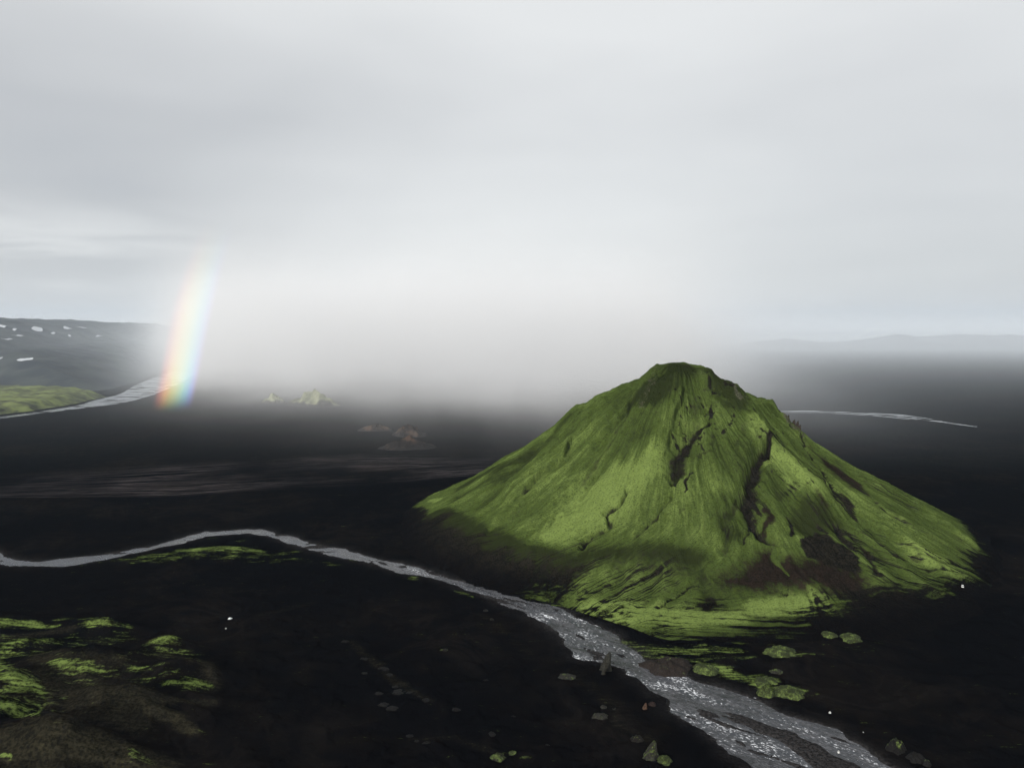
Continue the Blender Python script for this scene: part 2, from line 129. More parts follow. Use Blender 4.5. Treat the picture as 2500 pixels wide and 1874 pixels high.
RIVER_NEAR_BANK = [[-666.9,877.1],[-586.4,829.2],[-544.9,807.1],[-532.1,802.8],[-510.0,800.0],[-491.4,800.0],[-471.9,800.0],[-455.3,811.4],[-434.1,830.7],[-418.2,850.9],[-401.2,870.2],[-388.6,882.2],[-377.4,897.9],[-366.8,917.7],[-341.9,925.2],[-320.8,930.8],[-307.4,923.3],[-293.0,914.1],[-278.0,905.0],[-264.1,890.9],[-252.5,875.2],[-235.3,863.8],[-199.2,836.8],[-174.5,824.7],[-155.4,812.8],[-131.9,790.2],[-103.9,771.4],[-82.6,763.6],[-62.6,745.9],[-46.3,730.3],[-23.3,704.1],[-1.5,678.6],[18.5,655.9],[30.8,630.1],[44.1,591.7],[48.3,575.0],[62.6,565.5],[81.9,552.2],[89.2,539.4],[95.5,521.7],[106.3,508.5],[106.4,485.6],[116.3,472.0],[123.2,454.9],[128.7,440.7],[135.4,429.9],[137.2,423.7],[149.5,398.1],[164.4,370.8]]
GRAVEL_BARS = [[[133.0,501.0],[137.4,489.9],[145.9,484.0],[157.2,476.1],[168.8,469.0],[177.7,466.5],[183.0,458.3],[189.5,444.8],[197.6,432.5],[203.0,423.7],[208.5,401.8],[181.9,401.8],[168.3,423.7],[166.6,436.4],[159.8,454.5],[150.1,462.6],[145.6,470.5],[136.0,478.7],[132.5,484.5]],[[135.1,457.3],[140.8,453.5],[146.0,442.5],[146.3,437.2],[141.3,439.0],[136.7,448.0]],[[49.1,623.1],[57.2,618.8],[64.3,606.2],[64.7,594.1],[57.0,598.1],[51.5,610.3]],[[58.3,578.7],[68.0,581.0],[74.6,570.6],[67.9,566.2],[60.3,567.7]],[[74.6,582.5],[87.3,582.5],[92.0,572.0],[82.4,570.6]],[[-136.6,802.8],[-112.9,804.2],[-98.2,790.2],[-113.4,791.6]],[[-296.5,925.2],[-279.1,925.2],[-270.9,914.1],[-287.2,915.9]]]
LEFT_RIVER_FAR = [[-1467.6,2009.7],[-1434.0,2153.5],[-1408.9,2290.9],[-1394.8,2415.2],[-1403.5,2519.4],[-1447.1,2678.0],[-1454.8,2806.3],[-1496.2,2966.2],[-1637.4,3347.2],[-1748.8,3718.3],[-1845.5,4072.6],[-1942.2,4416.7]]
LEFT_RIVER_NEAR = [[-1442.9,1975.6],[-1405.1,2109.7],[-1375.4,2236.1],[-1338.6,2372.3],[-1308.5,2466.2],[-1292.4,2533.0],[-1300.1,2662.7],[-1332.4,2857.7],[-1393.6,3103.7],[-1509.7,3523.1],[-1623.2,3871.4],[-1734.6,4218.7]]
FAR_BRAIDS = [[[[768.9,2292.0],[764.4,2278.6]],[[802.1,2299.9],[795.9,2282.0]],[[876.7,2319.3],[868.2,2296.5]],[[973.5,2285.3],[964.1,2263.2]],[[1020.4,2254.4],[1008.8,2228.6]],[[1060.2,2211.7],[1048.3,2186.8]],[[1102.5,2178.7],[1082.4,2138.7]],[[1120.1,2102.1],[1108.2,2079.6]],[[1145.4,2046.7],[1133.5,2025.4]],[[1158.7,1994.2],[1147.1,1973.9]],[[1173.7,1939.4],[1167.9,1929.7]]],[[[793.6,2275.3],[789.0,2262.1]],[[906.5,2269.8],[901.3,2256.6]],[[984.2,2226.5],[978.6,2213.8]],[[1050.2,2166.5],[1042.5,2150.5]],[[1098.5,2082.4],[1092.7,2071.3]]],[[[1045.5,2256.6],[1041.5,2247.9]],[[1119.1,2211.7],[1106.6,2186.8]],[[1143.5,2125.1],[1137.4,2113.5]],[[1151.4,2057.6],[1147.3,2050.3]]]]
GREEN_RIDGE = [[-2046.0,2546.8],[-2021.6,3043.3],[-1896.1,3023.6],[-1761.1,2985.1],[-1595.9,2929.2],[-1446.2,2789.6],[-1446.7,2693.4],[-1431.4,2574.8],[-1423.1,2453.3],[-1426.2,2319.3],[-1464.2,2199.2],[-1544.9,1918.6]]
WASH_TOP = [[-919.6,1271.3],[-865.6,1292.6],[-694.3,1365.2],[-502.9,1446.4],[-285.8,1527.5],[-122.9,1532.5],[40.7,1522.4]]
WASH_BOTTOM = [[-813.5,1122.5],[-756.8,1128.0],[-637.3,1130.8],[-517.1,1133.6],[-451.8,1153.5],[-379.8,1180.1],[-290.0,1201.6],[-166.7,1243.8],[-69.6,1299.9],[36.9,1377.4]]
WASH2_TOP = [[663.5,1377.4],[715.2,1271.3],[773.7,1153.5],[796.2,1098.3]]
WASH2_BOTTOM = [[618.1,1281.9],[618.9,1153.5],[678.2,1008.9],[690.6,950.2]]
PROFILE_R = [0.0,4.0,8.0,12.0,16.0,20.0,24.0,28.0,32.0,36.0,40.0,44.0,48.0,52.0,56.0,60.0,64.0,68.0,72.0,76.0,80.0,84.0,88.0,92.0,96.0,100.0,104.0,108.0,112.0,116.0,120.0,124.0,128.0,132.0,136.0,140.0,144.0,148.0,152.0,156.0,160.0,164.0,168.0,172.0,176.0,180.0,184.0,188.0,192.0,196.0,200.0,204.0,208.0,212.0,216.0,220.0,224.0,228.0,232.0,236.0,240.0,244.0,248.0,252.0,256.0,260.0,264.0,268.0,272.0,276.0,280.0,284.0,288.0,292.0,296.0,300.0,304.0,308.0,312.0,316.0,320.0,324.0,328.0,332.0,336.0,340.0,344.0,348.0,352.0,356.0,360.0,364.0,368.0,372.0,376.0,380.0,384.0,388.0,392.0,396.0,400.0,404.0,408.0,412.0,416.0,420.0,424.0,428.0,432.0,436.0,440.0,444.0,448.0,452.0,456.0]
PROFILE_LEFT = [199.5,199.5,199.5,199.5,199.1,198.4,197.8,197.2,196.6,194.3,190.2,186.2,183.5,179.4,178.2,176.8,175.5,174.3,173.0,171.7,169.6,167.2,164.8,162.5,160.4,158.2,156.1,154.9,153.6,150.1,146.6,144.5,143.0,141.6,140.1,138.0,135.8,131.9,128.0,124.4,120.8,116.7,113.0,110.1,107.2,104.3,101.3,98.3,95.2,92.2,89.3,86.3,83.7,81.4,79.2,76.9,74.6,72.3,70.0,67.7,65.5,63.2,60.5,57.7,55.0,52.3,49.6,46.9,44.1,41.3,38.6,36.0,33.8,31.7,29.7,27.9,26.2,24.4,22.7,20.9,19.2,17.4,15.7,13.9,12.2,10.4,8.7,6.9,5.2,4.1,3.1,2.1,1.0,0.0,0.0,0.0,0.0,0.0,0.0,0.0,0.0,0.0,0.0,0.0,0.0,0.0,0.0,0.0,0.0,0.0,0.0,0.0,0.0,0.0,0.0]
PROFILE_RIGHT = [199.5,199.5,199.2,198.5,197.7,197.0,196.3,195.7,195.1,194.2,190.6,188.3,186.0,182.3,179.9,177.5,174.0,172.1,170.2,168.3,166.4,164.5,162.6,160.8,158.9,157.7,156.8,156.1,155.4,151.9,147.3,143.4,139.8,136.0,132.4,128.6,125.0,121.4,117.6,114.5,111.0,107.7,104.4,101.1,97.9,95.6,93.0,90.5,88.1,85.7,83.1,80.7,78.3,75.7,73.3,70.9,68.3,66.2,64.3,62.4,60.5,58.6,56.7,54.8,52.9,50.9,49.0,47.2,45.2,43.3,41.1,39.0,36.9,34.8,32.7,30.6,28.5,26.4,24.3,22.2,20.1,17.9,15.8,13.7,11.6,9.5,7.2,6.2,5.1,4.1,3.1,2.1,1.0,0.0,0.0,0.0,0.0,0.0,0.0,0.0,0.0,0.0,0.0,0.0,0.0,0.0,0.0,0.0,0.0,0.0,0.0,0.0,0.0,0.0,0.0]
FRONT_R = [0,20,50,75,110,150,200,240,270,300,325,345,365,390,415,460]
FRONT_H = [199.5,198,188,174,152,124,89,66,50,36,26,18,11,5,0,-8]
ROCKS = [['mossy_mound', 'broad moss-covered mound standing alone on the dark flat between mountain and river', None, 206.8, 579.5, 27.4, 11.3, 0.8, [0.03, 0.029, 0.023], 3], ['mossy_boulder', 'mossy boulder with a dark split side on the far river bank', None, 173.3, 512.6, 11.4, 10.7, 0.75, [0.03, 0.029, 0.023], 10], ['mossy_mound', 'bright green low mound beside the dark split boulder on the far river bank', None, 190.5, 513.8, 21.1, 8.3, 0.95, [0.03, 0.029, 0.023], 17], ['mossy_boulder', 'flat green-streaked rock just behind the bright mound on the far bank', None, 180.1, 531.7, 18.9, 5.9, 0.7, [0.03, 0.029, 0.023], 24], ['mossy_boulder', 'pale mossy outcrop where the long green bank begins, above the rapids', None, 141.5, 549.4, 17.1, 8.5, 0.7, [0.03, 0.029, 0.023], 31], ['rock', 'thin grey slab half buried in dark sand behind the streaked rock', None, 192.5, 546.7, 10.0, 2.7, 0.35, [0.03, 0.029, 0.023], 38], ['mossy_boulder', 'rounded boulder with a green foot on the black sand beyond the river', None, 228.0, 442.5, 10.0, 8.3, 0.45, [0.009, 0.0082, 0.0075], 45], ['rock', 'dark angular rock just below the rounded boulder with a green foot', None, 233.6, 430.3, 8.9, 4.7, 0.15, [0.009, 0.0082, 0.0075], 52], ['rock', 'small dark rock at the bottom edge beyond the river, next to the angular rock', None, 236.6, 424.5, 4.2, 3.7, 0.2, [0.009, 0.0082, 0.0075], 59], ['rock_pinnacle', 'grey rock pinnacle leaning over the near river bank', None, 68.8, 550.8, 7.7, 12.3, 0.35, [0.03, 0.029, 0.023], 66], ['rock', 'slim splinter of grey rock just under the leaning pinnacle', None, 65.8, 540.1, 2.5, 5.6, 0.2, [0.03, 0.029, 0.023], 73], ['eroded_bank', 'crumbling brown river bank of broken rock below the green apron', None, 115.6, 554.9, 36.8, 9.2, 0.15, [0.024, 0.018, 0.0145], 80], ['rock', 'orange-tinted stone on the black plain below the near bank', None, 87.5, 493.2, 3.3, 4.3, 0, [0.085, 0.05, 0.033], 87], ['rock', 'dark reddish stones beside the orange-tinted stone', None, 93.4, 498.7, 5.8, 3.4, 0, [0.03, 0.019, 0.016], 94], ['mossy_boulder', 'pointed mossy rock at the bottom edge, standing taller than its neighbour', None, 80.5, 432.9, 8.0, 9.7, 0.6, [0.03, 0.029, 0.023], 101], ['mossy_boulder', 'squat mossy rock at the bottom edge beside the pointed one', None, 88.1, 430.3, 8.6, 4.8, 0.75, [0.03, 0.029, 0.023], 108], ['rock', 'broken brown outcrop above the pair of mossy rocks at the bottom edge', None, 76.0, 453.5, 8.4, 4.4, 0.15, [0.0135, 0.0115, 0.0098], 115], ['rock', 'long low pale outcrop slanting across the black plain below the pinnacle', None, 57.6, 484.0, 11.6, 2.8, 0.2, [0.03, 0.029, 0.023], 122], ['rock', 'small pale outcrop just above the long slanting one', None, 60.9, 496.5, 5.2, 3.3, 0.2, [0.03, 0.029, 0.023], 129], ['rock', 'thin pale ledge of rock to the right of the small pale outcrop', None, 68.2, 494.3, 6.1, 1.2, 0.1, [0.03, 0.029, 0.023], 136], ['mossy_mound', 'small light green hump, nearer the mountain of two humps on the dark flat', None, 256.7, 611.4, 12.0, 5.2, 0.95, [0.03, 0.029, 0.023], 143], ['mossy_mound', 'wider light green hump beside the small one on the dark flat', None, 273.3, 606.8, 20.3, 7.5, 0.9, [0.03, 0.029, 0.023], 150], ['rock', 'low row of pale stones on the black plain left of the pinnacle', None, 39.5, 536.2, 11.6, 1.5, 0.2, [0.03, 0.029, 0.023], 157], ['rock', 'faint pale stone, topmost of the eight in the upper string on the black plain', 'faint pale stones strung out on the black plain', -132.8, 599.7, 6.1, 1.2, 0, (0.009, 0.0082, 0.0075), 164], ['rock', 'faint pale stone, second of the eight in the upper string on the black plain', 'faint pale stones strung out on the black plain', -111.7, 566.2, 6.4, 1.2, 0, (0.009, 0.0082, 0.0075), 171], ['rock', 'faint pale stone, third of the eight in the upper string on the black plain', 'faint pale stones strung out on the black plain', -94.4, 549.4, 8.1, 1.4, 0, (0.009, 0.0082, 0.0075), 178], ['rock', 'faint pale stone, fourth of the eight in the upper string on the black plain', 'faint pale stones strung out on the black plain', -106.8, 543.4, 4.9, 0.7, 0, (0.009, 0.0082, 0.0075), 185], ['rock', 'faint pale stone, fifth of the eight in the upper string on the black plain', 'faint pale stones strung out on the black plain', -88.5, 540.1, 5.5, 1.1, 0, (0.009, 0.0082, 0.0075), 192], ['rock', 'faint pale stone, sixth of the eight in the upper string on the black plain', 'faint pale stones strung out on the black plain', -81.4, 522.3, 4.8, 1.0, 0, (0.009, 0.0082, 0.0075), 199], ['rock', 'faint pale stone, seventh of the eight in the upper string on the black plain', 'faint pale stones strung out on the black plain', -78.3, 515.0, 8.8, 0.8, 0, (0.009, 0.0082, 0.0075), 206], ['rock', 'faint pale stone, lowest of the eight in the upper string on the black plain', 'faint pale stones strung out on the black plain', -70.3, 513.8, 4.7, 0.8, 0, (0.009, 0.0082, 0.0075), 213], ['rock', 'faint grey stone, top one of the five in the short lower string', 'faint pale stones strung out on the black plain', -90.9, 511.4, 5.3, 1.1, 0, (0.009, 0.0082, 0.0075), 220], ['rock', 'faint grey stone, second one of the five in the short lower string', 'faint pale stones strung out on the black plain', -62.8, 507.9, 2.9, 0.7, 0, (0.009, 0.0082, 0.0075), 227], ['rock', 'faint grey stone, middle one of the five in the short lower string', 'faint pale stones strung out on the black plain', -57.6, 501.0, 5.2, 2.1, 0, (0.009, 0.0082, 0.0075), 234], ['rock', 'faint grey stone, fourth one of the five in the short lower string', 'faint pale stones strung out on the black plain', -84.8, 496.5, 7.4, 1.2, 0, (0.009, 0.0082, 0.0075), 241], ['rock', 'faint grey stone, bottom one of the five in the short lower string', 'faint pale stones strung out on the black plain', -78.4, 489.9, 7.3, 0.9, 0, (0.009, 0.0082, 0.0075), 248], ['rock', 'largest lone grey stone on the black plain, left of the long slanting outcrop', 'lone stones on the black plain', -37.2, 492.1, 6.6, 2.1, 0, (0.009, 0.0082, 0.0075), 255], ['rock', 'flat lone stone left of and above the touching pair near the bottom edge', 'lone stones on the black plain', -63.2, 460.2, 5.4, 1.0, 0, (0.009, 0.0082, 0.0075), 262], ['rock', 'bigger right-hand stone of the touching pair near the bottom edge', 'lone stones on the black plain', -51.5, 450.7, 5.7, 1.9, 0, (0.009, 0.0082, 0.0075), 269], ['rock', 'smaller left-hand stone of the touching pair near the bottom edge', 'lone stones on the black plain', -57.9, 454.0, 3.5, 1.0, 0, (0.009, 0.0082, 0.0075), 276], ['rock', 'tall lone grey stone above the green-tipped low outcrop', 'lone stones on the black plain', -12.6, 458.3, 4.9, 1.7, 0, (0.009, 0.0082, 0.0075), 283], ['rock', 'lone grey stone between the green-tipped outcrop and the squat mossy rock', 'lone stones on the black plain', 21.2, 448.0, 2.6, 1.2, 0, (0.009, 0.0082, 0.0075), 290], ['rock', 'tiny lone stone right of the largest lone stone on the black plain', 'lone stones on the black plain', 0.8, 481.3, 3.2, 0.8, 0, (0.009, 0.0082, 0.0075), 297], ['rock', 'tiny lone stone left of the low row of pale stones', 'lone stones on the black plain', -18.3, 532.3, 3.5, 0.8, 0, (0.009, 0.0082, 0.0075), 304], ['rock', 'green-tipped low outcrop near the bottom edge of the black plain', None, -7.9, 434.6, 9.0, 3.2, 0.5, [0.0135, 0.0115, 0.0098], 311], ['rock', 'green-tipped small stone right of the low outcrop near the bottom edge', None, 0.5, 439.0, 5.4, 2.1, 0.7, [0.0135, 0.0115, 0.0098], 318], ['rock', 'small grey stone nearest the river bank, upper of two close together', 'stones near the river bank', -23.2, 669.5, 4.8, 2.4, 0.2, [0.0135, 0.0115, 0.0098], 325], ['rock', 'small grey stone just below the one nearest the river bank', 'stones near the river bank', -17.3, 648.3, 4.1, 2.4, 0.2, [0.0135, 0.0115, 0.0098], 332], ['rock', 'long flat grey stone on the plain between the river bank and the stone strings', 'stones near the river bank', -52.2, 581.0, 6.5, 1.3, 0.2, [0.0135, 0.0115, 0.0098], 339], ['stone', 'bright white stone beyond the river, the higher of two on the sand', 'white stones by the gravel bar', 206.7, 486.1, 1.5, 1.5, 0, [0.75, 0.75, 0.72], 346], ['stone', 'bright white stone beyond the river, the lower right of two on the sand', 'white stones by the gravel bar', 218.1, 463.1, 1.5, 1.5, 0, [0.75, 0.75, 0.72], 353], ['stone', 'bright white stone lying on the lower end of the gravel bar', 'white stones by the gravel bar', 192.3, 438.5, 1.4, 1.4, 0, [0.75, 0.75, 0.72], 360], ['stone', 'bright white stone at the upper end of the gravel bar', 'white stones by the gravel bar', 157.9, 464.1, 1.5, 1.5, 0, [0.75, 0.75, 0.72], 367], ['stone', 'white irregular stone alone on the black plain by the left foreground knolls', None, -242.2, 648.3, 3.9, 2.3, 0, [0.8, 0.8, 0.8], 374], ['stone', 'tiny pale stone just below the white irregular stone', None, -238.4, 628.3, 1.5, 1.5, 0, [0.5, 0.5, 0.45], 381], ['rock_spire', 'second small dark rock spire on the right skyline ridge of the green mountain', 'rock spires on the mountain ridge', 352.0, 982.6, 5.3, 7.0, 0.1, [0.05, 0.04, 0.03], 388], ['rock_spire', 'third small dark rock spire on the right skyline ridge of the green mountain', 'rock spires on the mountain ridge', 359.0, 981.2, 6.0, 7.6, 0.1, [0.05, 0.04, 0.03], 395], ['rock_spire', 'fourth small dark rock spire on the right skyline ridge of the green mountain', 'rock spires on the mountain ridge', 362.8, 980.1, 5.4, 9.4, 0.1, [0.05, 0.04, 0.03], 402], ['rock_spire', 'lowest small dark rock spire on the right skyline ridge of the green mountain', 'rock spires on the mountain ridge', 365.6, 978.8, 5.4, 7.6, 0.1, [0.05, 0.04, 0.03], 409], ['rock_spire', 'highest small dark rock spire on the right skyline ridge of the green mountain', 'rock spires on the mountain ridge', 344.5, 984.2, 4.7, 3.5, 0.1, [0.05, 0.04, 0.03], 416]]
CAR_AT = [422.1,708.8]
SNOW_PATCHES = [[-2207.3,3500.6,34.3,27.4,0],[-3341.9,5086.1,24.2,55.1,0.6],[-3260.1,5082.6,10.7,26.3,0.6],[-3403.8,5553.6,32.3,45.3,0.15],[-3085.3,4839.0,11.5,64.0,0],[-2975.4,4562.8,8.4,48.3,0],[-2341.1,3535.0,7.5,18.1,0],[-3515.9,6133.9,24.3,43.8,0.1],[-3630.5,6545.4,15.6,86.4,0.5],[-3312.5,5595.7,10.4,37.3,0.6],[-3331.5,5834.8,10.8,17.7,0.6],[-3335.7,6265.9,11.6,66.2,0.5]]

# ------------------------------------------------------------------ terrain functions
CAM_Z = 250.0
AXIS = (219.0, 1012.0)          # foot point under the green mountain's summit


def _hash(ix, iy, seed):
    h = (ix.astype(np.int64) * 374761393 + iy.astype(np.int64) * 668265263 + seed * 974634777) & 0xFFFFFFFF
    h = ((h ^ (h >> 13)) * 1274126177) & 0xFFFFFFFF
    return h ^ (h >> 16)


def perlin(x, y, seed=0):
    x = np.asarray(x, float); y = np.asarray(y, float)
    x0 = np.floor(x); y0 = np.floor(y)
    fx = x - x0; fy = y - y0
    u = fx * fx * fx * (fx * (fx * 6 - 15) + 10)
    v = fy * fy * fy * (fy * (fy * 6 - 15) + 10)
    ix = x0.astype(np.int64); iy = y0.astype(np.int64)

    def g(dx, dy):
        a = _hash(ix + dx, iy + dy, seed).astype(float) * (2 * math.pi / 4294967296.0)
        return np.cos(a) * (fx - dx) + np.sin(a) * (fy - dy)
    a = g(0, 0); b = g(1, 0); c = g(0, 1); d = g(1, 1)
    return (a + (b - a) * u + (c - a) * v + (a - b - c + d) * u * v) * 1.5


def fbm(x, y, octaves=4, seed=0, gain=0.5):
    s = 0.0; amp = 1.0; tot = 0.0
    for o in range(octaves):
        s = s + amp * perlin(x * 2 ** o + 17.3 * o, y * 2 ** o - 9.1 * o, seed + o)
        tot += amp; amp *= gain
    return s / tot


def ridged(x, y, octaves=4, seed=0, gain=0.5):
    s = 0.0; amp = 1.0; tot = 0.0
    for o in range(octaves):
        s = s + amp * (1 - 2 * np.abs(perlin(x * 2 ** o + 7.7 * o, y * 2 ** o + 3.1 * o, seed + o)))
        tot += amp; amp *= gain
    return s / tot


def smooth(a, b, x):
    t = np.clip((x - a) / (b - a), 0, 1)
    return t * t * (3 - 2 * t)


def cone_height(x, y):
    """Broad shape of the green mountain: three slope profiles (left and right from the image silhouette, front towards the camera), blended round its axis."""
    dx = x - AXIS[0]; dy = y - AXIS[1]
    r = np.hypot(dx, dy)
    back = math.atan2(-AXIS[1], -AXIS[0])
    phi = np.angle(np.exp(1j * (np.arctan2(dy, dx) - back)))      # 0 towards the camera, + = right flank
    hl = np.interp(r, PROFILE_R, PROFILE_LEFT)
    hr = np.interp(r, PROFILE_R, PROFILE_RIGHT)
    hf = np.interp(r, FRONT_R, FRONT_H)
    a = np.abs(phi)
    side = smooth(-0.9, 0.9, np.sin(phi))
    hs = hl * (1 - side) + hr * side
    wf = 1 - smooth(math.radians(20), math.radians(82), a)
    return hs * (1 - wf) + hf * wf


def segment_field(x, y, pts, widths):
    """Distance to a polyline divided by its local half width (1 at its edge)."""
    best = np.full(x.shape, 1e9)
    if len(pts) == 1:
        return np.hypot(x - pts[0][0], y - pts[0][1]) / max(widths[0] * .5, .1)
    for (a, b, wa, wb) in zip(pts[:-1], pts[1:], widths[:-1], widths[1:]):
        ax, ay = a; bx, by = b
        ex, ey = bx - ax, by - ay
        L = ex * ex + ey * ey + 1e-9
        t = np.clip(((x - ax) * ex + (y - ay) * ey) / L, 0, 1)
        d = np.hypot(x - ax - t * ex, y - ay - t * ey)
        best = np.minimum(best, d / np.maximum((wa + (wb - wa) * t) * .5, .1))
    return best


def polygon_distance(x, y, pts):
    """Signed distance to a polygon, positive inside."""
    inside = np.zeros(x.shape, bool); d = np.full(x.shape, 1e9)
    n = len(pts)
    for i in range(n):
        ax, ay = pts[i]; bx, by = pts[(i + 1) % n]
        ex, ey = bx - ax, by - ay
        t = np.clip(((x - ax) * ex + (y - ay) * ey) / (ex * ex + ey * ey + 1e-9), 0, 1)
        d = np.minimum(d, np.hypot(x - ax - t * ex, y - ay - t * ey))
        if ay != by:
            c = ((ay > y) != (by > y)) & (x < ex * (y - ay) / (by - ay) + ax)
            inside ^= c
    return np.where(inside, d, -d)


def in_box(x, y, pts, margin):
    p = np.array(pts)
    return np.nonzero((x > p[:, 0].min() - margin) & (x < p[:, 0].max() + margin) & (y > p[:, 1].min() - margin) & (y < p[:, 1].max() + margin))[0]


FAR_BASE = [(-9000, 3150), (-2700, 3170), (-2050, 3020), (-1600, 3060), (-1760, 3720), (-2010, 4416), (-2330, 5600), (-2700, 7600), (-2900, 9500), (-9000, 9500)]


def far_slope_height(x, y):
    """The snow-flecked valley side far off on the left."""
    x = np.asarray(x, float); y = np.asarray(y, float)
    d = polygon_distance(x, y, FAR_BASE) + 70 * fbm(x / 500, y / 500, 3, 61)
    h = np.interp(d, [-200, 0, 60, 300, 550, 760, 1250, 1700, 4000], [-40, -5, 6, 74, 122, 134, 290, 318, 330])
    ridge = np.interp(x, [-9000, -3900, -3500, -3250, -2850], [300, 288, 240, 228, 0]) * smooth(6000, 7200, y)
    h = np.maximum(h, ridge)
    k = smooth(10, 90, h)
    return h + k * (26 * (ridged(x / 330, y / 330, 4, 62) - .35) + 9 * fbm(x / 120, y / 120, 3, 63))


def knoll_height(x, y):
    """Rolling ash hillside in the near left corner: a ramp with long rounded knolls on it."""
    x = np.asarray(x, float); y = np.asarray(y, float)
    kn = np.zeros(x.shape)
    for (cx, cy, L, W, a, kh) in KNOLLS:
        ca, sa = math.cos(a), math.sin(a)
        u = ((x - cx) * ca + (y - cy) * sa) / L; v = (-(x - cx) * sa + (y - cy) * ca) / W
        q = u * u + v * v * np.where(v < 0, 0.6, 1.6)
        kn = np.maximum(kn, kh * np.exp(-1.3 * q))
    d = np.hypot(x, y)
    return kn + 22 * smooth(-120, -430, x) * smooth(700, 420, d)


# ------------------------------------------------------------------ helpers
COL = scene.collection


def tag(o, label=None, cat=None, group=None, kind=None):
    for k, v in (('label', label), ('category', cat), ('group', group), ('kind', kind)):
        if v:
            o[k] = v
    return o


def mesh_from(name, verts, faces, mat=None, parent=None, smooth_shade=True):
    verts = np.ascontiguousarray(verts, dtype=np.float32); faces = np.ascontiguousarray(faces, dtype=np.int32)
    me = bpy.data.meshes.new(name)
    nf, k = faces.shape
    me.vertices.add(len(verts)); me.vertices.foreach_set('co', verts.ravel())
    me.loops.add(nf * k); me.loops.foreach_set('vertex_index', faces.ravel())
    me.polygons.add(nf); me.polygons.foreach_set('loop_start', np.arange(0, nf * k, k, dtype=np.int32))
    me.polygons.foreach_set('use_smooth', np.full(nf, smooth_shade))
    me.update(calc_edges=True)
    if mat:
        me.materials.append(mat)
    o = bpy.data.objects.new(name, me)
    COL.objects.link(o)
    if parent:
        o.parent = parent
    return o


def grid_faces(nu, nv, wrap=False):
    i = np.arange(nu if wrap else nu - 1); j = np.arange(nv - 1)
    I, J = np.meshgrid(i, j, indexing='ij')
    I2 = (I + 1) % nu
    return np.stack([I * nv + J, I2 * nv + J, I2 * nv + J + 1, I * nv + J + 1], -1).reshape(-1, 4)


def attr(o, name, rgb):
    a = o.data.attributes.new(name, 'FLOAT_COLOR', 'POINT')
    c = np.ones((len(o.data.vertices), 4), np.float32)
    for k, v in enumerate(rgb):
        c[:, k] = v
    a.data.foreach_set('color', c.ravel())


class Nodes:
    """Small wrapper that writes a material's node tree."""

    def __init__(self, name):
        self.m = bpy.data.materials.new(name); self.m.use_nodes = True
        self.t = self.m.node_tree; self.t.nodes.clear()
        self.out = self.t.nodes.new('ShaderNodeOutputMaterial')

    def put(self, sock, v):
        if isinstance(v, bpy.types.NodeSocket):
            self.t.links.new(v, sock)
        elif isinstance(v, (tuple, list)) and len(v) == 3 and sock.type == 'RGBA':
            sock.default_value = (*v, 1)
        else:
            sock.default_value = v

    def math(self, op, a, b=0.0, clamp=False):
        n = self.t.nodes.new('ShaderNodeMath'); n.operation = op; n.use_clamp = clamp
        self.put(n.inputs[0], a); self.put(n.inputs[1], b)
        return n.outputs[0]

    def attr(self, name):
        n = self.t.nodes.new('ShaderNodeAttribute'); n.attribute_name = name
        return n

    def split(self, v):
        n = self.t.nodes.new('ShaderNodeSeparateXYZ'); self.put(n.inputs[0], v)
        return n.outputs

    def pos(self):
        return self.t.nodes.new('ShaderNodeNewGeometry').outputs['Position']

    def noise(self, vec, scale, detail=4.0, rough=0.55, stretch=(1, 1, 1), off=(0, 0, 0), dist=0.0):
        mp = self.t.nodes.new('ShaderNodeMapping'); mp.inputs['Scale'].default_value = stretch
        mp.inputs['Location'].default_value = off
        self.put(mp.inputs['Vector'], vec)
        n = self.t.nodes.new('ShaderNodeTexNoise')
        n.inputs['Scale'].default_value = scale; n.inputs['Detail'].default_value = detail
        n.inputs['Roughness'].default_value = rough; n.inputs['Distortion'].default_value = dist
        self.put(n.inputs['Vector'], mp.outputs[0])
        return n.outputs['Fac']

    def step(self, v, a, b, lo=0.0, hi=1.0):
        n = self.t.nodes.new('ShaderNodeMapRange'); n.interpolation_type = 'SMOOTHSTEP'
        for k, x in (('Value', v), ('From Min', a), ('From Max', b), ('To Min', lo), ('To Max', hi)):
            self.put(n.inputs[k], x)
        return n.outputs['Result']

    def mix(self, f, a, b, mode='MIX'):
        n = self.t.nodes.new('ShaderNodeMixRGB'); n.blend_type = mode
        self.put(n.inputs[0], f); self.put(n.inputs[1], a); self.put(n.inputs[2], b)
        return n.outputs[0]

    def bsdf(self, color, rough=0.95, spec=0.15, bump=None, bump_d=1.0, bump_s=0.5):
        n = self.t.nodes.new('ShaderNodeBsdfPrincipled')
        self.put(n.inputs['Base Color'], color); self.put(n.inputs['Roughness'], rough)
        self.put(n.inputs['Specular IOR Level'], spec)
        if bump is not None:
            b = self.t.nodes.new('ShaderNodeBump'); b.inputs['Distance'].default_value = bump_d
            b.inputs['Strength'].default_value = bump_s
            self.put(b.inputs['Height'], bump); self.t.links.new(b.outputs[0], n.inputs['Normal'])
        self.t.links.new(n.outputs[0], self.out.inputs['Surface'])
        return n


# ------------------------------------------------------------------ materials
MOSS_BRIGHT = (0.148, 0.200, 0.053)
MOSS_MID = (0.053, 0.076, 0.0185)
MOSS_DARK = (0.021, 0.027, 0.0090)
SAND_BLACK = (0.0024, 0.0024, 0.0029)
SAND_BROWN = (0.0052, 0.0043, 0.0038)


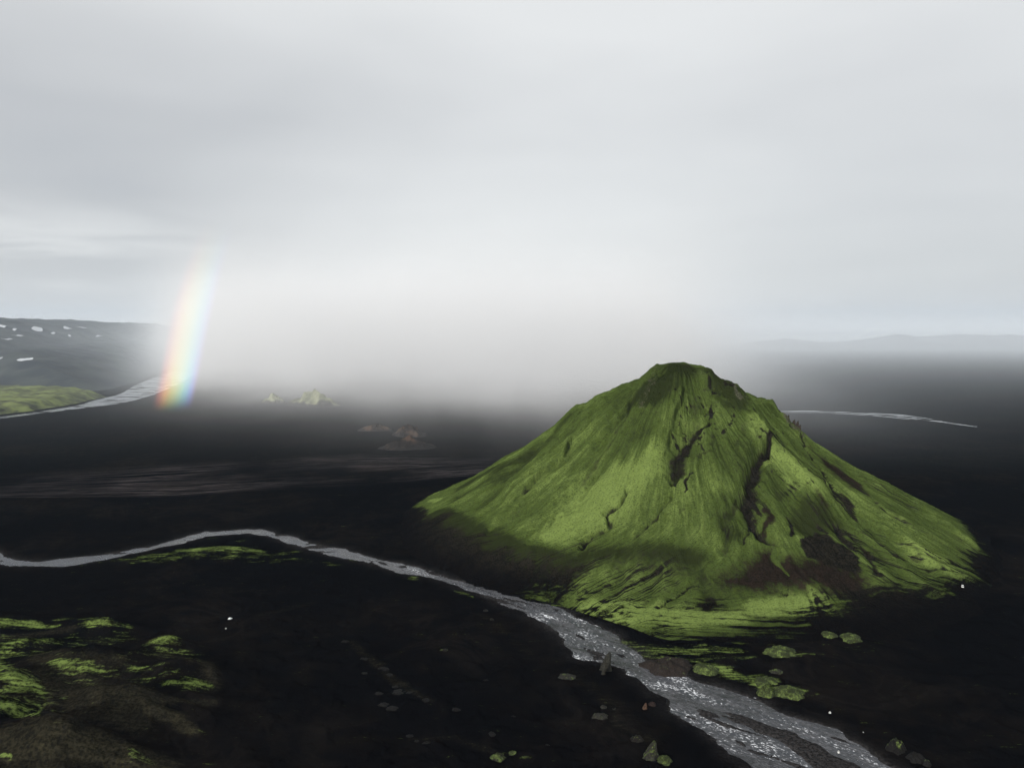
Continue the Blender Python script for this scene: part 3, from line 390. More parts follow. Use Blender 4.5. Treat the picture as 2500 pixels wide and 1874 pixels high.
def mountain_material():
    N = Nodes('moss_and_scree')
    mask = N.split(N.attr('mask').outputs['Vector']); flow = N.attr('flow').outputs['Vector']
    shade = N.split(N.attr('tone').outputs['Vector'])
    p = N.pos()
    streak = N.noise(flow, 1.0, 5.0, 0.62, (0.16, 0.014, 1.0), dist=1.2)
    streak2 = N.noise(flow, 1.0, 5.0, 0.65, (0.62, 0.028, 1.0), (31, 4, 0), dist=0.8)
    across = N.noise(flow, 1.0, 5.0, 0.62, (0.075, 0.17, 1.0), (3, 8, 0), dist=0.9)
    fine = N.noise(p, 0.55, 5.0, 0.68)
    mid = N.noise(p, 0.11, 5.0, 0.62, off=(7, 1, 2))
    broad = N.noise(p, 0.016, 4.0, 0.55)
    c5 = lambda v, k: N.math('MULTIPLY', N.math('SUBTRACT', v, 0.5), k)
    add = lambda *a: a[0] if len(a) == 1 else N.math('ADD', a[0], add(*a[1:]))
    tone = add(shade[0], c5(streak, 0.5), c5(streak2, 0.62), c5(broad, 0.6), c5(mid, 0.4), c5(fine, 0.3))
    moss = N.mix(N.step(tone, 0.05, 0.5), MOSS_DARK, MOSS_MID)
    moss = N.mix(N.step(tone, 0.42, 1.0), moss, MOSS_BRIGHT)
    moss = N.mix(N.step(fine, 0.52, 0.34, 0.0, 0.6), moss, MOSS_DARK)
    moss = N.mix(N.step(add(fine, c5(mid, 0.5)), 0.33, 0.26, 0.0, 0.7), moss, (0.012, 0.014, 0.008))
    lines = N.noise(flow, 1.0, 3.0, 0.5, (0.16, 0.0055, 1.0), (11, 2, 0), dist=0.6)
    lines = N.math('SUBTRACT', 1.0, N.math('ABSOLUTE', N.math('MULTIPLY', N.math('SUBTRACT', lines, 0.5), 15.0)), True)
    lines = N.math('MULTIPLY', lines, N.step(N.noise(flow, 1.0, 3.0, 0.5, (0.02, 0.012, 1.0), (1, 2, 9)), 0.4, 0.62))
    edge = add(c5(streak, 0.3), c5(streak2, 0.32), c5(fine, 0.95), c5(mid, 1.0))
    skirt_gap = N.math('MULTIPLY', N.math('SUBTRACT', across, 0.36), N.math('MULTIPLY', shade[1], 2.9))
    bare_f = N.step(add(mask[0], edge, skirt_gap, N.math('MULTIPLY', lines, shade[2])), 0.30, 0.80)
    brown_f = N.step(add(mask[1], N.math('MULTIPLY', edge, 1.1)), 0.3, 0.8)
    rock_f = N.step(add(mask[2], edge), 0.40, 0.7)
    scree = N.step(N.split(p)[2], 3.0, 26.0)
    bare = N.mix(N.step(add(fine, c5(mid, 0.5)), 0.40, 0.64), N.mix(scree, SAND_BLACK, (0.0060, 0.0056, 0.0046)), N.mix(scree, SAND_BROWN, (0.021, 0.0185, 0.0135)))
    brown = N.mix(N.step(add(fine, c5(mid, 0.6)), 0.35, 0.68), (0.0085, 0.0068, 0.0055), (0.024, 0.0170, 0.0125))
    rock = N.mix(N.step(fine, 0.35, 0.65), (0.020, 0.022, 0.013), (0.085, 0.085, 0.055))
    c = N.mix(rock_f, moss, rock)
    c = N.mix(brown_f, c, brown)
    c = N.mix(bare_f, c, bare)
    N.bsdf(c, 1.0, 0.0, add(fine, N.math('MULTIPLY', streak2, 0.7), mid), 2.2, 0.7)
    return N.m


def ground_material():
    N = Nodes('black_sand')
    mask = N.split(N.attr('mask').outputs['Vector']); wash = N.attr('wash').outputs['Vector']
    ws = N.split(wash)
    p = N.pos()
    broad = N.noise(p, 0.006, 5.0, 0.55); mid = N.noise(p, 0.05, 5.0, 0.6); fine = N.noise(p, 0.5, 4.0, 0.65)
    combed = N.noise(p, 1.0, 6.0, 0.7, (0.045, 0.34, 0.1), dist=0.5)
    sand = N.mix(N.step(N.math('ADD', N.math('MULTIPLY', broad, 0.6), N.math('MULTIPLY', mid, 0.4)), 0.45, 0.68), SAND_BLACK, (0.0068, 0.0055, 0.0047))
    sand = N.mix(N.step(fine, 0.62, 0.78, 0.0, 0.5), sand, (0.013, 0.0112, 0.0098))
    dr = N.noise(p, 0.011, 5.0, 0.6, (1.0, 1.0, 0.1), (2, 7, 0), 1.2)
    dr = N.math('SUBTRACT', 1.0, N.math('ABSOLUTE', N.math('MULTIPLY', N.math('SUBTRACT', dr, 0.5), 26.0)), True)
    sand = N.mix(N.math('MULTIPLY', dr, N.step(broad, 0.42, 0.62, 0.0, 0.7)), sand, (0.0100, 0.0084, 0.0074))
    edge = N.math('ADD', N.math('MULTIPLY', N.math('SUBTRACT', combed, 0.5), 2.2), N.math('MULTIPLY', N.math('SUBTRACT', mid, 0.5), 0.9))
    edge = N.math('ADD', edge, N.math('MULTIPLY', N.math('SUBTRACT', fine, 0.5), 0.9))
    br = N.step(N.math('ADD', mask[1], N.math('MULTIPLY', edge, 0.5)), 0.15, 0.95)
    brown = N.mix(N.step(fine, 0.35, 0.65), (0.0125, 0.0115, 0.0080), (0.033, 0.0295, 0.0180))
    c = N.mix(br, sand, brown)
    # dry braids of the old flood channels: pale silt lines combed along the wash
    l1 = N.noise(wash, 1.0, 5.0, 0.62, (1.0, 20.0, 0.0), dist=0.25); l2 = N.noise(wash, 1.0, 4.0, 0.6, (1.6, 52.0, 0.0), (5, 9, 0), 0.25)
    ridge = N.math('SUBTRACT', 1.0, N.math('ABSOLUTE', N.math('MULTIPLY', N.math('SUBTRACT', l1, 0.5), 24.0)), True)
    ridge2 = N.math('SUBTRACT', 1.0, N.math('ABSOLUTE', N.math('MULTIPLY', N.math('SUBTRACT', l2, 0.5), 15.0)), True)
    lines = N.math('ADD', N.math('MULTIPLY', ridge, 0.7), N.math('MULTIPLY', N.math('MULTIPLY', ridge2, 0.55), N.step(l1, 0.42, 0.6)), True)
    patch = N.step(N.noise(p, 0.0035, 3.0, 0.5), 0.34, 0.58)
    c = N.mix(N.math('MULTIPLY', N.math('MULTIPLY', lines, ws[2]), patch), c, (0.075, 0.064, 0.064))
    mf = N.step(N.math('ADD', mask[0], edge), 0.36, 0.95)
    moss = N.mix(N.step(N.math('ADD', N.math('MULTIPLY', mid, 0.5), N.math('MULTIPLY', combed, 0.5)), 0.38, 0.62), MOSS_MID, MOSS_BRIGHT)
    moss = N.mix(N.step(fine, 0.5, 0.34, 0.0, 0.75), moss, MOSS_DARK)
    c = N.mix(mf, c, moss)
    gravel = N.mix(N.step(fine, 0.35, 0.7), (0.012, 0.0115, 0.0115), (0.05, 0.046, 0.045))
    c = N.mix(mask[2], c, gravel)
    N.bsdf(c, 1.0, 0.0, N.math('ADD', N.math('MULTIPLY', mid, 2.0), fine), 1.0, 0.5)
    return N.m


def water_material(name, rapids):
    N = Nodes(name)
    p = N.pos()
    wv = N.noise(p, 0.55, 4.0, 0.6); wv2 = N.noise(p, 0.09, 3.0, 0.5)
    c = (0.030, 0.034, 0.040); rough = 0.1
    if rapids:
        f = N.attr('foam').outputs['Vector']; fs = N.split(f)
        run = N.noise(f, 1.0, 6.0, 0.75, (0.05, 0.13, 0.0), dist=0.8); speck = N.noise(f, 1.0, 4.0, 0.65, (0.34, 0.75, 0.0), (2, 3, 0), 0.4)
        cl = N.noise(f, 1.0, 4.0, 0.6, (0.012, 0.05, 0.0), (4, 2, 0), 0.6)
        k = N.math('ADD', N.math('MULTIPLY', speck, 0.58), N.math('MULTIPLY', cl, 0.42))
        foam = N.math('MULTIPLY', N.step(k, 0.565, 0.605), fs[2])
        shoal = N.math('MULTIPLY', N.step(run, 0.36, 0.68), fs[2])  # paler shallows; their colour also stands in for missing sky reflection
        c = N.mix(N.step(cl, 0.35, 0.6), (0.012, 0.013, 0.015), (0.036, 0.040, 0.048))
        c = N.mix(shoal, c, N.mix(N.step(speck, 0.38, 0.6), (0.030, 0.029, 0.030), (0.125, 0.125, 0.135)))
        c = N.mix(foam, c, (0.75, 0.76, 0.78))
        rough = N.math('ADD', N.step(cl, 0.3, 0.7, 0.08, 0.34), N.math('MULTIPLY', N.math('MAXIMUM', foam, N.math('MULTIPLY', shoal, 0.6)), 0.5))
    b = N.bsdf(c, rough, 0.5, N.math('ADD', wv, N.math('MULTIPLY', wv2, 2.0)), 0.8, 0.5)
    b.inputs['IOR'].default_value = 1.33
    return N.m


def rock_material(name, moss, tint):
    N = Nodes(name)
    p = N.pos()
    fine = N.noise(p, 0.9, 5.0, 0.65); mid = N.noise(p, 0.22, 3.0, 0.55)
    nz = N.split(N.t.nodes.new('ShaderNodeNewGeometry').outputs['Normal'])[2]
    stone = N.mix(N.step(fine, 0.35, 0.65), tuple(t * 0.35 for t in tint), tint)
    f = N.step(N.math('ADD', N.math('MULTIPLY', nz, 0.45), N.math('ADD', N.math('MULTIPLY', mid, 0.9), N.math('MULTIPLY', fine, 0.35))), 1.25 - moss * 0.85, 1.45 - moss * 0.85)
    green = N.mix(N.step(N.math('ADD', N.math('MULTIPLY', fine, 0.5), N.math('MULTIPLY', mid, 0.5)), 0.45, 0.74), MOSS_DARK, MOSS_BRIGHT)
    N.bsdf(N.mix(f, stone, green), 0.9, 0.15, fine, 0.5, 0.5)
    return N.m


def plain_material(name, color, rough=0.8, spec=0.3, metallic=0.0):
    N = Nodes(name)
    b = N.bsdf(color, rough, spec); b.inputs['Metallic'].default_value = metallic
    return N.m


# ------------------------------------------------------------------ ground
def ground_height(x, y):
    d = np.hypot(x, y)
    h = 1.6 * fbm(x / 160, y / 160, 4, 11) * smooth(3000, 900, d) + 0.5 * fbm(x / 28, y / 28, 3, 12) * smooth(1600, 700, d)
    near = smooth(950, 520, d)
    h = h + near * (3.5 * fbm(x / 75, y / 75, 4, 13) + 1.6 * np.maximum(ridged(x / 40, y / 40, 4, 14) - 0.45, 0) * 2)
    kn = knoll_height(x, y)
    h = h + kn * (1 + 0.3 * fbm(x / 45, y / 45, 4, 15)) + 2.5 * smooth(2, 12, kn) * ridged(x / 30, y / 18, 4, 16)
    return h


RIVER = RIVER_FAR_BANK + RIVER_NEAR_BANK[::-1]


def build_ground():
    az = np.concatenate([np.linspace(-180, -60, 30)[:-1], np.linspace(-60, -36, 40)[:-1], np.linspace(-36, 36, 980), np.linspace(36, 60, 40)[1:], np.linspace(60, 180, 30)[1:-1]])
    v = np.arange(2120, 806, -2.75)
    dep = np.arctan((v - 937) / 1888.0) + math.radians(4.15)
    D = 250 / np.tan(dep)
    D = np.concatenate([[1, 40, 90, 150, 200, 250, 290], D[D > 310], [24000, 33000]])
    A, R = np.meshgrid(np.radians(az), D, indexing='ij')
    x = (R * np.sin(A)).ravel(); y = (R * np.cos(A)).ravel()
    h = ground_height(x, y)
    moss = np.zeros(len(x)); brown = np.zeros(len(x)); grav = np.zeros(len(x))
    # river bed
    k = in_box(x, y, RIVER, 60)
    wig = 7.0 * fbm(x[k] / 26, y[k] / 20, 5, 21)
    sd = polygon_distance(x[k], y[k], RIVER) + wig * smooth(1300, 700, np.hypot(x[k], y[k]))
    c, s = math.cos(math.radians(-42)), math.sin(math.radians(-42))
    xr = x[k] * c + y[k] * s; yr = -x[k] * s + y[k] * c
    bars = 2.9 * fbm(xr / 62, yr / 11, 5, 22) - 0.5
    bars = np.where(np.hypot(x[k], y[k]) > 860, 2.8 * fbm(x[k] / 90, y[k] / 15, 4, 25) - 0.45, bars)
    for b in GRAVEL_BARS:
        bd = polygon_distance(x[k], y[k], b) + 5.0 * fbm(x[k] / 16, y[k] / 16, 4, 23)
        bars = np.maximum(bars, -1.6 + 2.6 * smooth(-6, 7, bd))
    bed = np.minimum(bars - 0.9, 0.55)
    t = smooth(-3, 3, sd)
    flat = smooth(-70, -4, sd)
    hk = h[k] * (1 - 0.85 * flat)
    h[k] = hk * (1 - t) + bed * t
    grav[k] = smooth(-16, 4, sd + 9 * fbm(x[k] / 12, y[k] / 12, 4, 24)) * (0.4 + 0.6 * smooth(-4, 2, sd))
    for s_, pts, w in GROUND_MOSS:
        kk = in_box(x, y, pts, 50)
        f = segment_field(x[kk], y[kk], pts, w)
        moss[kk] = np.maximum(moss[kk], 0.78 * s_ * smooth(1.9, 0.1, f))
    for s_, pts, w in GROUND_BROWN:
        kk = in_box(x, y, pts, 80)
        f = segment_field(x[kk], y[kk], pts, w)
        brown[kk] = np.maximum(brown[kk], s_ * smooth(1.6, 0.2, f))
    # old flood channels
    wx = np.zeros(len(x)); wy = np.zeros(len(x)); wm = np.zeros(len(x))
    for T, B, gain, sel in ((WASH_TOP, WASH_BOTTOM, 1.0, x < 700), (WASH2_TOP, WASH2_BOTTOM, 0.45, x >= 700)):
        T = np.array(T); B = np.array(B)
        yt = np.interp(x, T[:, 0], T[:, 1]); yb = np.interp(x, B[:, 0], B[:, 1])
        tt = (y - yb) / np.maximum(yt - yb, 20)
        m = smooth(-0.02, 0.04, tt) * smooth(1.15, 0.75, tt) * gain
        e0, e1 = max(T[0, 0], B[0, 0]), min(T[-1, 0], B[-1, 0])
        m = m * smooth(e0 - 150, e0 + 20, x) * smooth(e1 + 30, e1 - 120, x)
        wx = np.where(sel, x * 0.004, wx); wy = np.where(sel, np.clip(tt, -0.5, 1.6), wy); wm = np.where(sel, m, wm)
    o = mesh_from('ground', np.stack([x, y, h], -1), grid_faces(len(az), len(D), True), ground_material())
    attr(o, 'mask', (moss, brown, grav)); attr(o, 'wash', (wx, wy, wm))
    tag(o, 'black volcanic sand plain reaching to the misty horizon', 'ground', kind='structure')


build_ground()


# ------------------------------------------------------------------ the green mountain
def build_mountain():
    back = math.atan2(-AXIS[1], -AXIS[0])
    phi = np.concatenate([np.linspace(-180, -125, 70)[:-1], np.linspace(-125, 125, 1000), np.linspace(125, 180, 70)[1:-1]])
    r = np.concatenate([np.linspace(0.5, 12, 8)[:-1], np.linspace(12, 432, 400)])
    P_, R_ = np.meshgrid(np.radians(phi), r, indexing='ij')
    x = (AXIS[0] + R_ * np.cos(P_ + back)).ravel(); y = (AXIS[1] + R_ * np.sin(P_ + back)).ravel()
    ph = P_.ravel(); rr = R_.ravel()
    h = cone_height(x, y)
    bare = np.zeros(len(x)); brown = np.zeros(len(x)); rock = np.zeros(len(x)); carve = np.zeros(len(x))
    wx = x + 7 * fbm(x / 22, y / 22, 4, 31); wy = y + 7 * fbm(x / 22 + 9, y / 22, 4, 32)
    for kind, s_, cv, pts, w in MOUNTAIN_STREAKS:
        k = in_box(x, y, pts, 75)
        f = segment_field(wx[k], wy[k], pts, w)
        a = np.maximum(s_ * smooth(2.1, 0.3, f), 0.36 * s_ * smooth(4.5, 0.6, f))
        t = {'relief': np.zeros(len(x)), 'dark': bare, 'brown': brown, 'rock': rock}[kind]
        t[k] = np.maximum(t[k], a)
        cv = cv * 2.0
        carve[k] = np.where(np.abs(cv * smooth(2.6, 0.2, f)) > np.abs(carve[k]), cv * smooth(2.6, 0.2, f), carve[k])
    for kind, s_, soft, pts in MOUNTAIN_PATCHES:
        k = in_box(x, y, pts, 70)
        d = polygon_distance(wx[k], wy[k], pts)
        t = {'dark': bare, 'brown': brown, 'rock': rock}[kind]
        t[k] = np.maximum(t[k], s_ * smooth(-soft, soft, d))
    for s_, pts, w in MOUNTAIN_TONGUES:
        k = in_box(x, y, pts, 40)
        a = s_ * smooth(1.5, 0.5, segment_field(wx[k], wy[k], pts, w))
        bare[k] *= 1 - a; brown[k] *= 1 - a
    d = polygon_distance(x + 26 * fbm(x / 55, y / 40, 5, 33), y + 22 * fbm(x / 55 + 5, y / 40, 5, 34), MOSS_EDGE)
    skirt = smooth(290, 350, rr) * smooth(1.2, 0.4, np.abs(ph))
    bare = np.maximum(bare, smooth(16 + 14 * skirt, -14 - 12 * skirt, d))
    blotch = 0.95 * smooth(0.1, 0.45, fbm(x / 12, y / 16, 4, 45, 0.6)) * smooth(-0.5, 0.1, ph) * smooth(1.3, 0.9, ph) * smooth(245, 120, rr) * smooth(15, 60, rr)
    bare = np.maximum(bare, blotch)
    # relief: radial runnels, crags round the summit, lumps
    body = smooth(430, 330, rr) * smooth(0, 40, rr)
    run = ridged(ph * 7.0 + 0.5 * fbm(x / 60, y / 60, 3, 35), rr / 260, 3, 36) - 0.3
    run2 = ridged(ph * 26.0 + 0.7 * fbm(x / 45, y / 45, 3, 37), rr / 150, 3, 38) - 0.3
    crag = smooth(210, 60, rr) * smooth(0, 48, rr)
    h = h + body * (5.0 * run + 1.7 * run2) * (0.5 + 0.5 * smooth(60, 200, rr))
    h = h + (0.35 + 1.1 * crag) * (3.6 * ridged(x / 40, y / 40, 5, 39, 0.6) - 1.2) * smooth(430, 300, rr) + (0.35 + 1.2 * crag) * fbm(x / 13, y / 13, 4, 40, 0.6) * smooth(430, 300, rr)
    h = h + 4.5 * np.exp(-(rr / 26) ** 2) + 1.6 * ridged(x / 16, y / 16, 4, 46) * smooth(50, 20, rr)
    h = h - carve * (1 + 0.4 * fbm(x / 12, y / 12, 3, 41))
    h = h + 2.2 * rock * np.maximum(ridged(x / 11, y / 11, 3, 42), -0.2)
    rock = np.maximum(rock, 0.34 * crag * smooth(-0.1, 0.45, fbm(x / 38, y / 38, 3, 43) + 0.12))
    tone = 0.46 + 0.3 * fbm(x / 130, y / 130, 3, 44) + 0.16 * (run2 - 0.1) + 0.22 * run  # relief shading painted into the moss: runnel crests lighter, hollows darker
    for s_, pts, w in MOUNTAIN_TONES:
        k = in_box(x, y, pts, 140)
        tone[k] += 1.15 * s_ * smooth(1.9, 0.2, segment_field(wx[k], wy[k], pts, w))  # lighter and darker regions of the face, partly painted relief shading
    rv = polygon_distance(x, y, RIVER)
    h = h - 10 * smooth(-34, 2, rv)
    apron = smooth(312, 385, rr) * smooth(1.25, 0.6, np.abs(ph))
    h = h - 7 * smooth(352, 378, rr) * smooth(0.55, 1.0, np.abs(ph))
    o = mesh_from('mountain', np.stack([x, y, h], -1), grid_faces(len(phi), len(r), True), mountain_material())
    attr(o, 'mask', (bare, brown, rock)); shear = 0.8 * np.maximum(rr - 265, 0) * (smooth(0.45, -0.05, ph) - 0.7 * smooth(0.35, 0.8, ph)) * smooth(1.3, 0.8, np.abs(ph))
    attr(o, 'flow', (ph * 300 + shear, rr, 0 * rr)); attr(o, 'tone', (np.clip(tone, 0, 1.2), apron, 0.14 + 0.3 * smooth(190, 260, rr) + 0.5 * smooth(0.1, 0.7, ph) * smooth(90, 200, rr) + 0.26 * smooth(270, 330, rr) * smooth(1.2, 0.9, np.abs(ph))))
    tag(o, 'steep moss-green volcanic cone with dark gullies rising alone from the black plain', 'mountain', kind='structure')
    return x, y, h


build_mountain()


# ------------------------------------------------------------------ rivers
def resample(pts, n):
    p = np.array(pts, float); d = np.r_[0, np.cumsum(np.hypot(*np.diff(p, axis=0).T))]
    t = np.linspace(0, d[-1], n)
    return np.stack([np.interp(t, d, p[:, 0]), np.interp(t, d, p[:, 1])], -1)


def ribbon(name, a, b, n, m, z, mat, pad=0.0):
    A = resample(a, n); B = resample(b, n)
    t = np.linspace(-pad, 1 + pad, m)[None, :, None]
    V = A[:, None, :] * (1 - t) + B[:, None, :] * t
    zz = np.full((n, m, 1), z)
    o = mesh_from(name, np.concatenate([V, zz], -1).reshape(-1, 3), grid_faces(n, m), mat)
    return o, V.reshape(-1, 2)


def build_river():
    # widen to both sides: the banks themselves cut the water off
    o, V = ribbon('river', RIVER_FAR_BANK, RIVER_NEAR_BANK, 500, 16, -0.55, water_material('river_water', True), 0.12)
    d = np.hypot(V[:, 0], V[:, 1])
    c, s = math.cos(math.radians(-42)), math.sin(math.radians(-42))
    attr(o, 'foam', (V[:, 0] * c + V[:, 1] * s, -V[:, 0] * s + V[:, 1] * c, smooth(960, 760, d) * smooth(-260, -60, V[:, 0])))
    tag(o, 'grey braided river winding across the black plain in front of the mountain', 'river', kind='structure')


build_river()


def far_river_material():
    N = Nodes('far_river_water')
    p = N.pos()
    f = N.noise(p, 1.0, 4.0, 0.6, (0.012, 0.03, 0.0))
    f2 = N.step(f, 0.50, 0.60)
    c = N.mix(f2, (0.10, 0.11, 0.12), (0.015, 0.015, 0.015))
    b = N.bsdf(c, N.math('ADD', 0.2, N.math('MULTIPLY', f2, 0.7)), N.math('SUBTRACT', 0.5, N.math('MULTIPLY', f2, 0.42)))
    b.inputs['IOR'].default_value = 1.33
    return N.m


far_water = far_river_material()
o, _ = ribbon('distant_river', LEFT_RIVER_FAR, LEFT_RIVER_NEAR, 80, 8, 1.3, far_water)
tag(o, 'pale far river widening from the left edge towards the foot of the rainbow', 'river', kind='structure')
vs, fs = [], []
for br in FAR_BRAIDS:
    A = resample([q[0] for q in br], 60); B = resample([q[1] for q in br], 60)
    n0 = len(vs)
    wob = 3.0 * fbm(np.arange(60) / 6.0, np.zeros(60) + n0, 3, 51)
    for i in range(60):
        vs += [(A[i, 0], A[i, 1] + wob[i], 1.6), (B[i, 0], B[i, 1] + wob[i], 1.6)]
    fs += [(n0 + 2 * i, n0 + 2 * i + 2, n0 + 2 * i + 3, n0 + 2 * i + 1) for i in range(59)]
o = mesh_from('stream', vs, fs, far_water)
tag(o, 'thin silvery stream line on the dark plain behind the right slope of the mountain', 'stream', kind='structure')


# ------------------------------------------------------------------ far relief
def height_patch(name, x0, x1, y0, y1, nx, ny, fn, mat, mask=None):
    X, Y = np.meshgrid(np.linspace(x0, x1, nx), np.linspace(y0, y1, ny), indexing='ij')
    x, y = X.ravel(), Y.ravel()
    z = fn(x, y)
    o = mesh_from(name, np.stack([x, y, z], -1), grid_faces(nx, ny), mat)
    if mask is not None:
        attr(o, 'mask', mask(x, y, z))
    return o


def far_slope_material():
    N = Nodes('far_slope')
    p = N.pos(); z = N.split(p)[2]
    n = N.noise(p, 0.004, 5.0, 0.6); n2 = N.noise(p, 0.02, 4.0, 0.6)
    c = N.mix(N.step(n, 0.42, 0.62), (0.012, 0.017, 0.024), (0.034, 0.042, 0.042))
    c = N.mix(N.step(n2, 0.5, 0.7, 0.0, 0.5), c, (0.05, 0.055, 0.045))
    N.bsdf(c, 0.95, 0.1)
    return N.m


slope = height_patch('distant_mountain', -6200, -1450, 2900, 8600, 330, 260, far_slope_height, far_slope_material())
tag(slope, 'long blue-grey mountainside with snow patches far off on the left', 'mountain', kind='structure')
snow_mat = plain_material('old_snow', (0.50, 0.52, 0.55), 0.7, 0.2)
rng = random.Random(5)
for (sx, sy, hw, hd, sl) in SNOW_PATCHES:
    n, m = 22, 5
    ang = np.linspace(0, 2 * math.pi, n, endpoint=False)
    rad = 1 + 0.35 * fbm(np.cos(ang) * 1.4 + sx, np.sin(ang) * 1.4 + sy, 3, 71)
    V = [(sx, sy)]
    for q in range(1, m + 1):
        for a, r_ in zip(ang, rad):
            u = math.cos(a) * r_ * q / m; v = math.sin(a) * r_ * q / m
            V.append((sx + hw * u - sl * hw * v * 1.2, sy + hd * v))
    V = np.array(V)
    z = far_slope_height(V[:, 0], V[:, 1]) + 2.5
    faces = [(0, 1 + i, 1 + (i + 1) % n) for i in range(n)]
    me_v = np.c_[V, z]
    quads = []
    for q in range(m - 1):
        for i in range(n):
            a, b = 1 + q * n + i, 1 + q * n + (i + 1) % n
            quads += [(a, a + n, b), (b, a + n, b + n)]
    mesh_from('snow_patch', me_v, faces + quads, snow_mat, slope)


def ridge_height(x, y):
    d = polygon_distance(x, y, GREEN_RIDGE) + 14 * fbm(x / 60, y / 60, 4, 81)
    top = 9 + 21 * smooth(-1150, -1750, x)
    return -6 + (top + 6) * smooth(-4, 75, d) + 7 * (ridged(x / 90, y / 90, 4, 82) - 0.3) * smooth(0, 50, d) + 4 * fbm(x / 240, y / 240, 2, 83)


def green_ridge_material():
    N = Nodes('pale_moss_ridge')
    p = N.pos()
    nz = N.split(N.t.nodes.new('ShaderNodeNewGeometry').outputs['Normal'])[2]
    n = N.noise(p, 0.018, 5.0, 0.6); n2 = N.noise(p, 1.0, 4.0, 0.6, (0.004, 0.03, 0.03))
    moss = N.mix(N.step(n, 0.4, 0.62), (0.070, 0.080, 0.034), (0.155, 0.185, 0.060))
    moss = N.mix(N.step(n2, 0.54, 0.64, 0.0, 0.6), moss, (0.045, 0.045, 0.030))
    cliff = N.step(N.math('ADD', nz, N.math('MULTIPLY', N.math('SUBTRACT', n, 0.5), 0.5)), 0.86, 0.70)
    N.bsdf(N.mix(cliff, moss, (0.012, 0.013, 0.011)), 0.95, 0.1)
    return N.m


xs = [q[0] for q in GREEN_RIDGE]; ys = [q[1] for q in GREEN_RIDGE]
o = height_patch('hill', min(xs) - 60, max(xs) + 60, min(ys) - 60, max(ys) + 60, 260, 170, ridge_height, green_ridge_material())
tag(o, 'low olive-green ridge with dark cliff pockets beside the far river on the left', 'hill', kind='structure')


def small_hill(name, label, cx, cy, L, W, H, ang, seed, cols):
    ca, sa = math.cos(ang), math.sin(ang)

    def fn(x, y):
        u = ((x - cx) * ca + (y - cy) * sa) / L; v = (-(x - cx) * sa + (y - cy) * ca) / W
        q = np.sqrt(u * u + v * v) + 0.28 * fbm(x / (L * .5), y / (L * .5), 3, seed)
        return H * np.clip(1 - q, -0.15, 1) * (0.75 + 0.5 * ridged(x / (L * .45), y / (L * .45), 4, seed + 1)) * 1.15 - 1
    N = Nodes(name + '_ground')
    p = N.pos(); n = N.noise(p, 0.03, 5.0, 0.6); z = N.split(p)[2]
    c = N.mix(N.step(n, 0.42, 0.6), cols[0], cols[1])
    c = N.mix(N.step(N.math('ADD', z, N.math('MULTIPLY', N.math('SUBTRACT', n, 0.5), H * 1.2)), H * 0.12, H * 0.5), (0.012, 0.011, 0.011), c)
    N.bsdf(c, 0.95, 0.1)
    R = max(L, W) * 1.35
    o = height_patch(name, cx - R, cx + R, cy - R, cy + R, 90, 90, fn, N.m)
    return tag(o, label, 'hill', kind='structure')


BRN = ((0.012, 0.010, 0.009), (0.060, 0.040, 0.030)); PALE = ((0.10, 0.11, 0.06), (0.27, 0.28, 0.17))
small_hill('hill', 'brown crescent-shaped knoll alone on the dark plain left of the mountain', -218, 1600, 62, 34, 24, 0.2, 91, BRN)
small_hill('hill', 'jagged brown knoll just behind the crescent-shaped one on the plain', -240, 1790, 44, 34, 25, -0.3, 92, BRN)
small_hill('hill', 'smaller brown twin-topped knoll left of the jagged one on the plain', -335, 1880, 48, 26, 17, 0.1, 93, BRN)
small_hill('hill', 'pale yellow-green ridge catching light inside the mist bank', -640, 2480, 100, 55, 46, -0.35, 94, PALE)
small_hill('hill', 'small pale crest left of the yellow-green ridge in the mist', -800, 2580, 40, 26, 30, 0.0, 95, PALE)


def massif(name, label, pts, depth, seed, rough):
    px = np.array(pts, float)

    def fn(x, y):
        top = np.interp(x, px[:, 0], px[:, 1])
        return -20 + (top + 20) * np.clip(1 - np.abs((y - px[0, 2]) / depth), 0, 1) ** 0.8 * (0.9 + rough * ridged(x / 900, y / 900, 5, seed))
    N = Nodes(name + '_rock'); n = N.noise(N.pos(), 0.003, 4.0, 0.6)
    N.bsdf(N.mix(n, (0.012, 0.013, 0.015), (0.035, 0.036, 0.04)), 0.95, 0.1)
    o = height_patch(name, px[0, 0], px[-1, 0], px[0, 2] - depth, px[0, 2] + depth, 200, 50, fn, N.m)
    return tag(o, label, 'mountain', kind='structure')


massif('distant_mountain', 'faint jagged mountain range dissolving in haze on the right horizon',
       [(2700, -20, 9600), (3000, 80, 0), (3400, 125, 0), (3850, 70, 0), (4200, 95, 0), (4750, 165, 0), (5050, 135, 0), (5550, 185, 0), (5950, 150, 0), (6700, 180, 0), (8000, 130, 0), (9600, -20, 0)], 1100, 96, 0.22)
massif('plateau', 'low dark tableland in haze behind the right shoulder of the mountain',
       [(400, -20, 5600), (700, 6, 0), (1000, 18, 0), (1600, 16, 0), (2300, 2, 0), (3000, -20, 0)], 700, 97, 0.05)

# ------------------------------------------------------------------ rocks and mossy boulders
rock_mats = {}


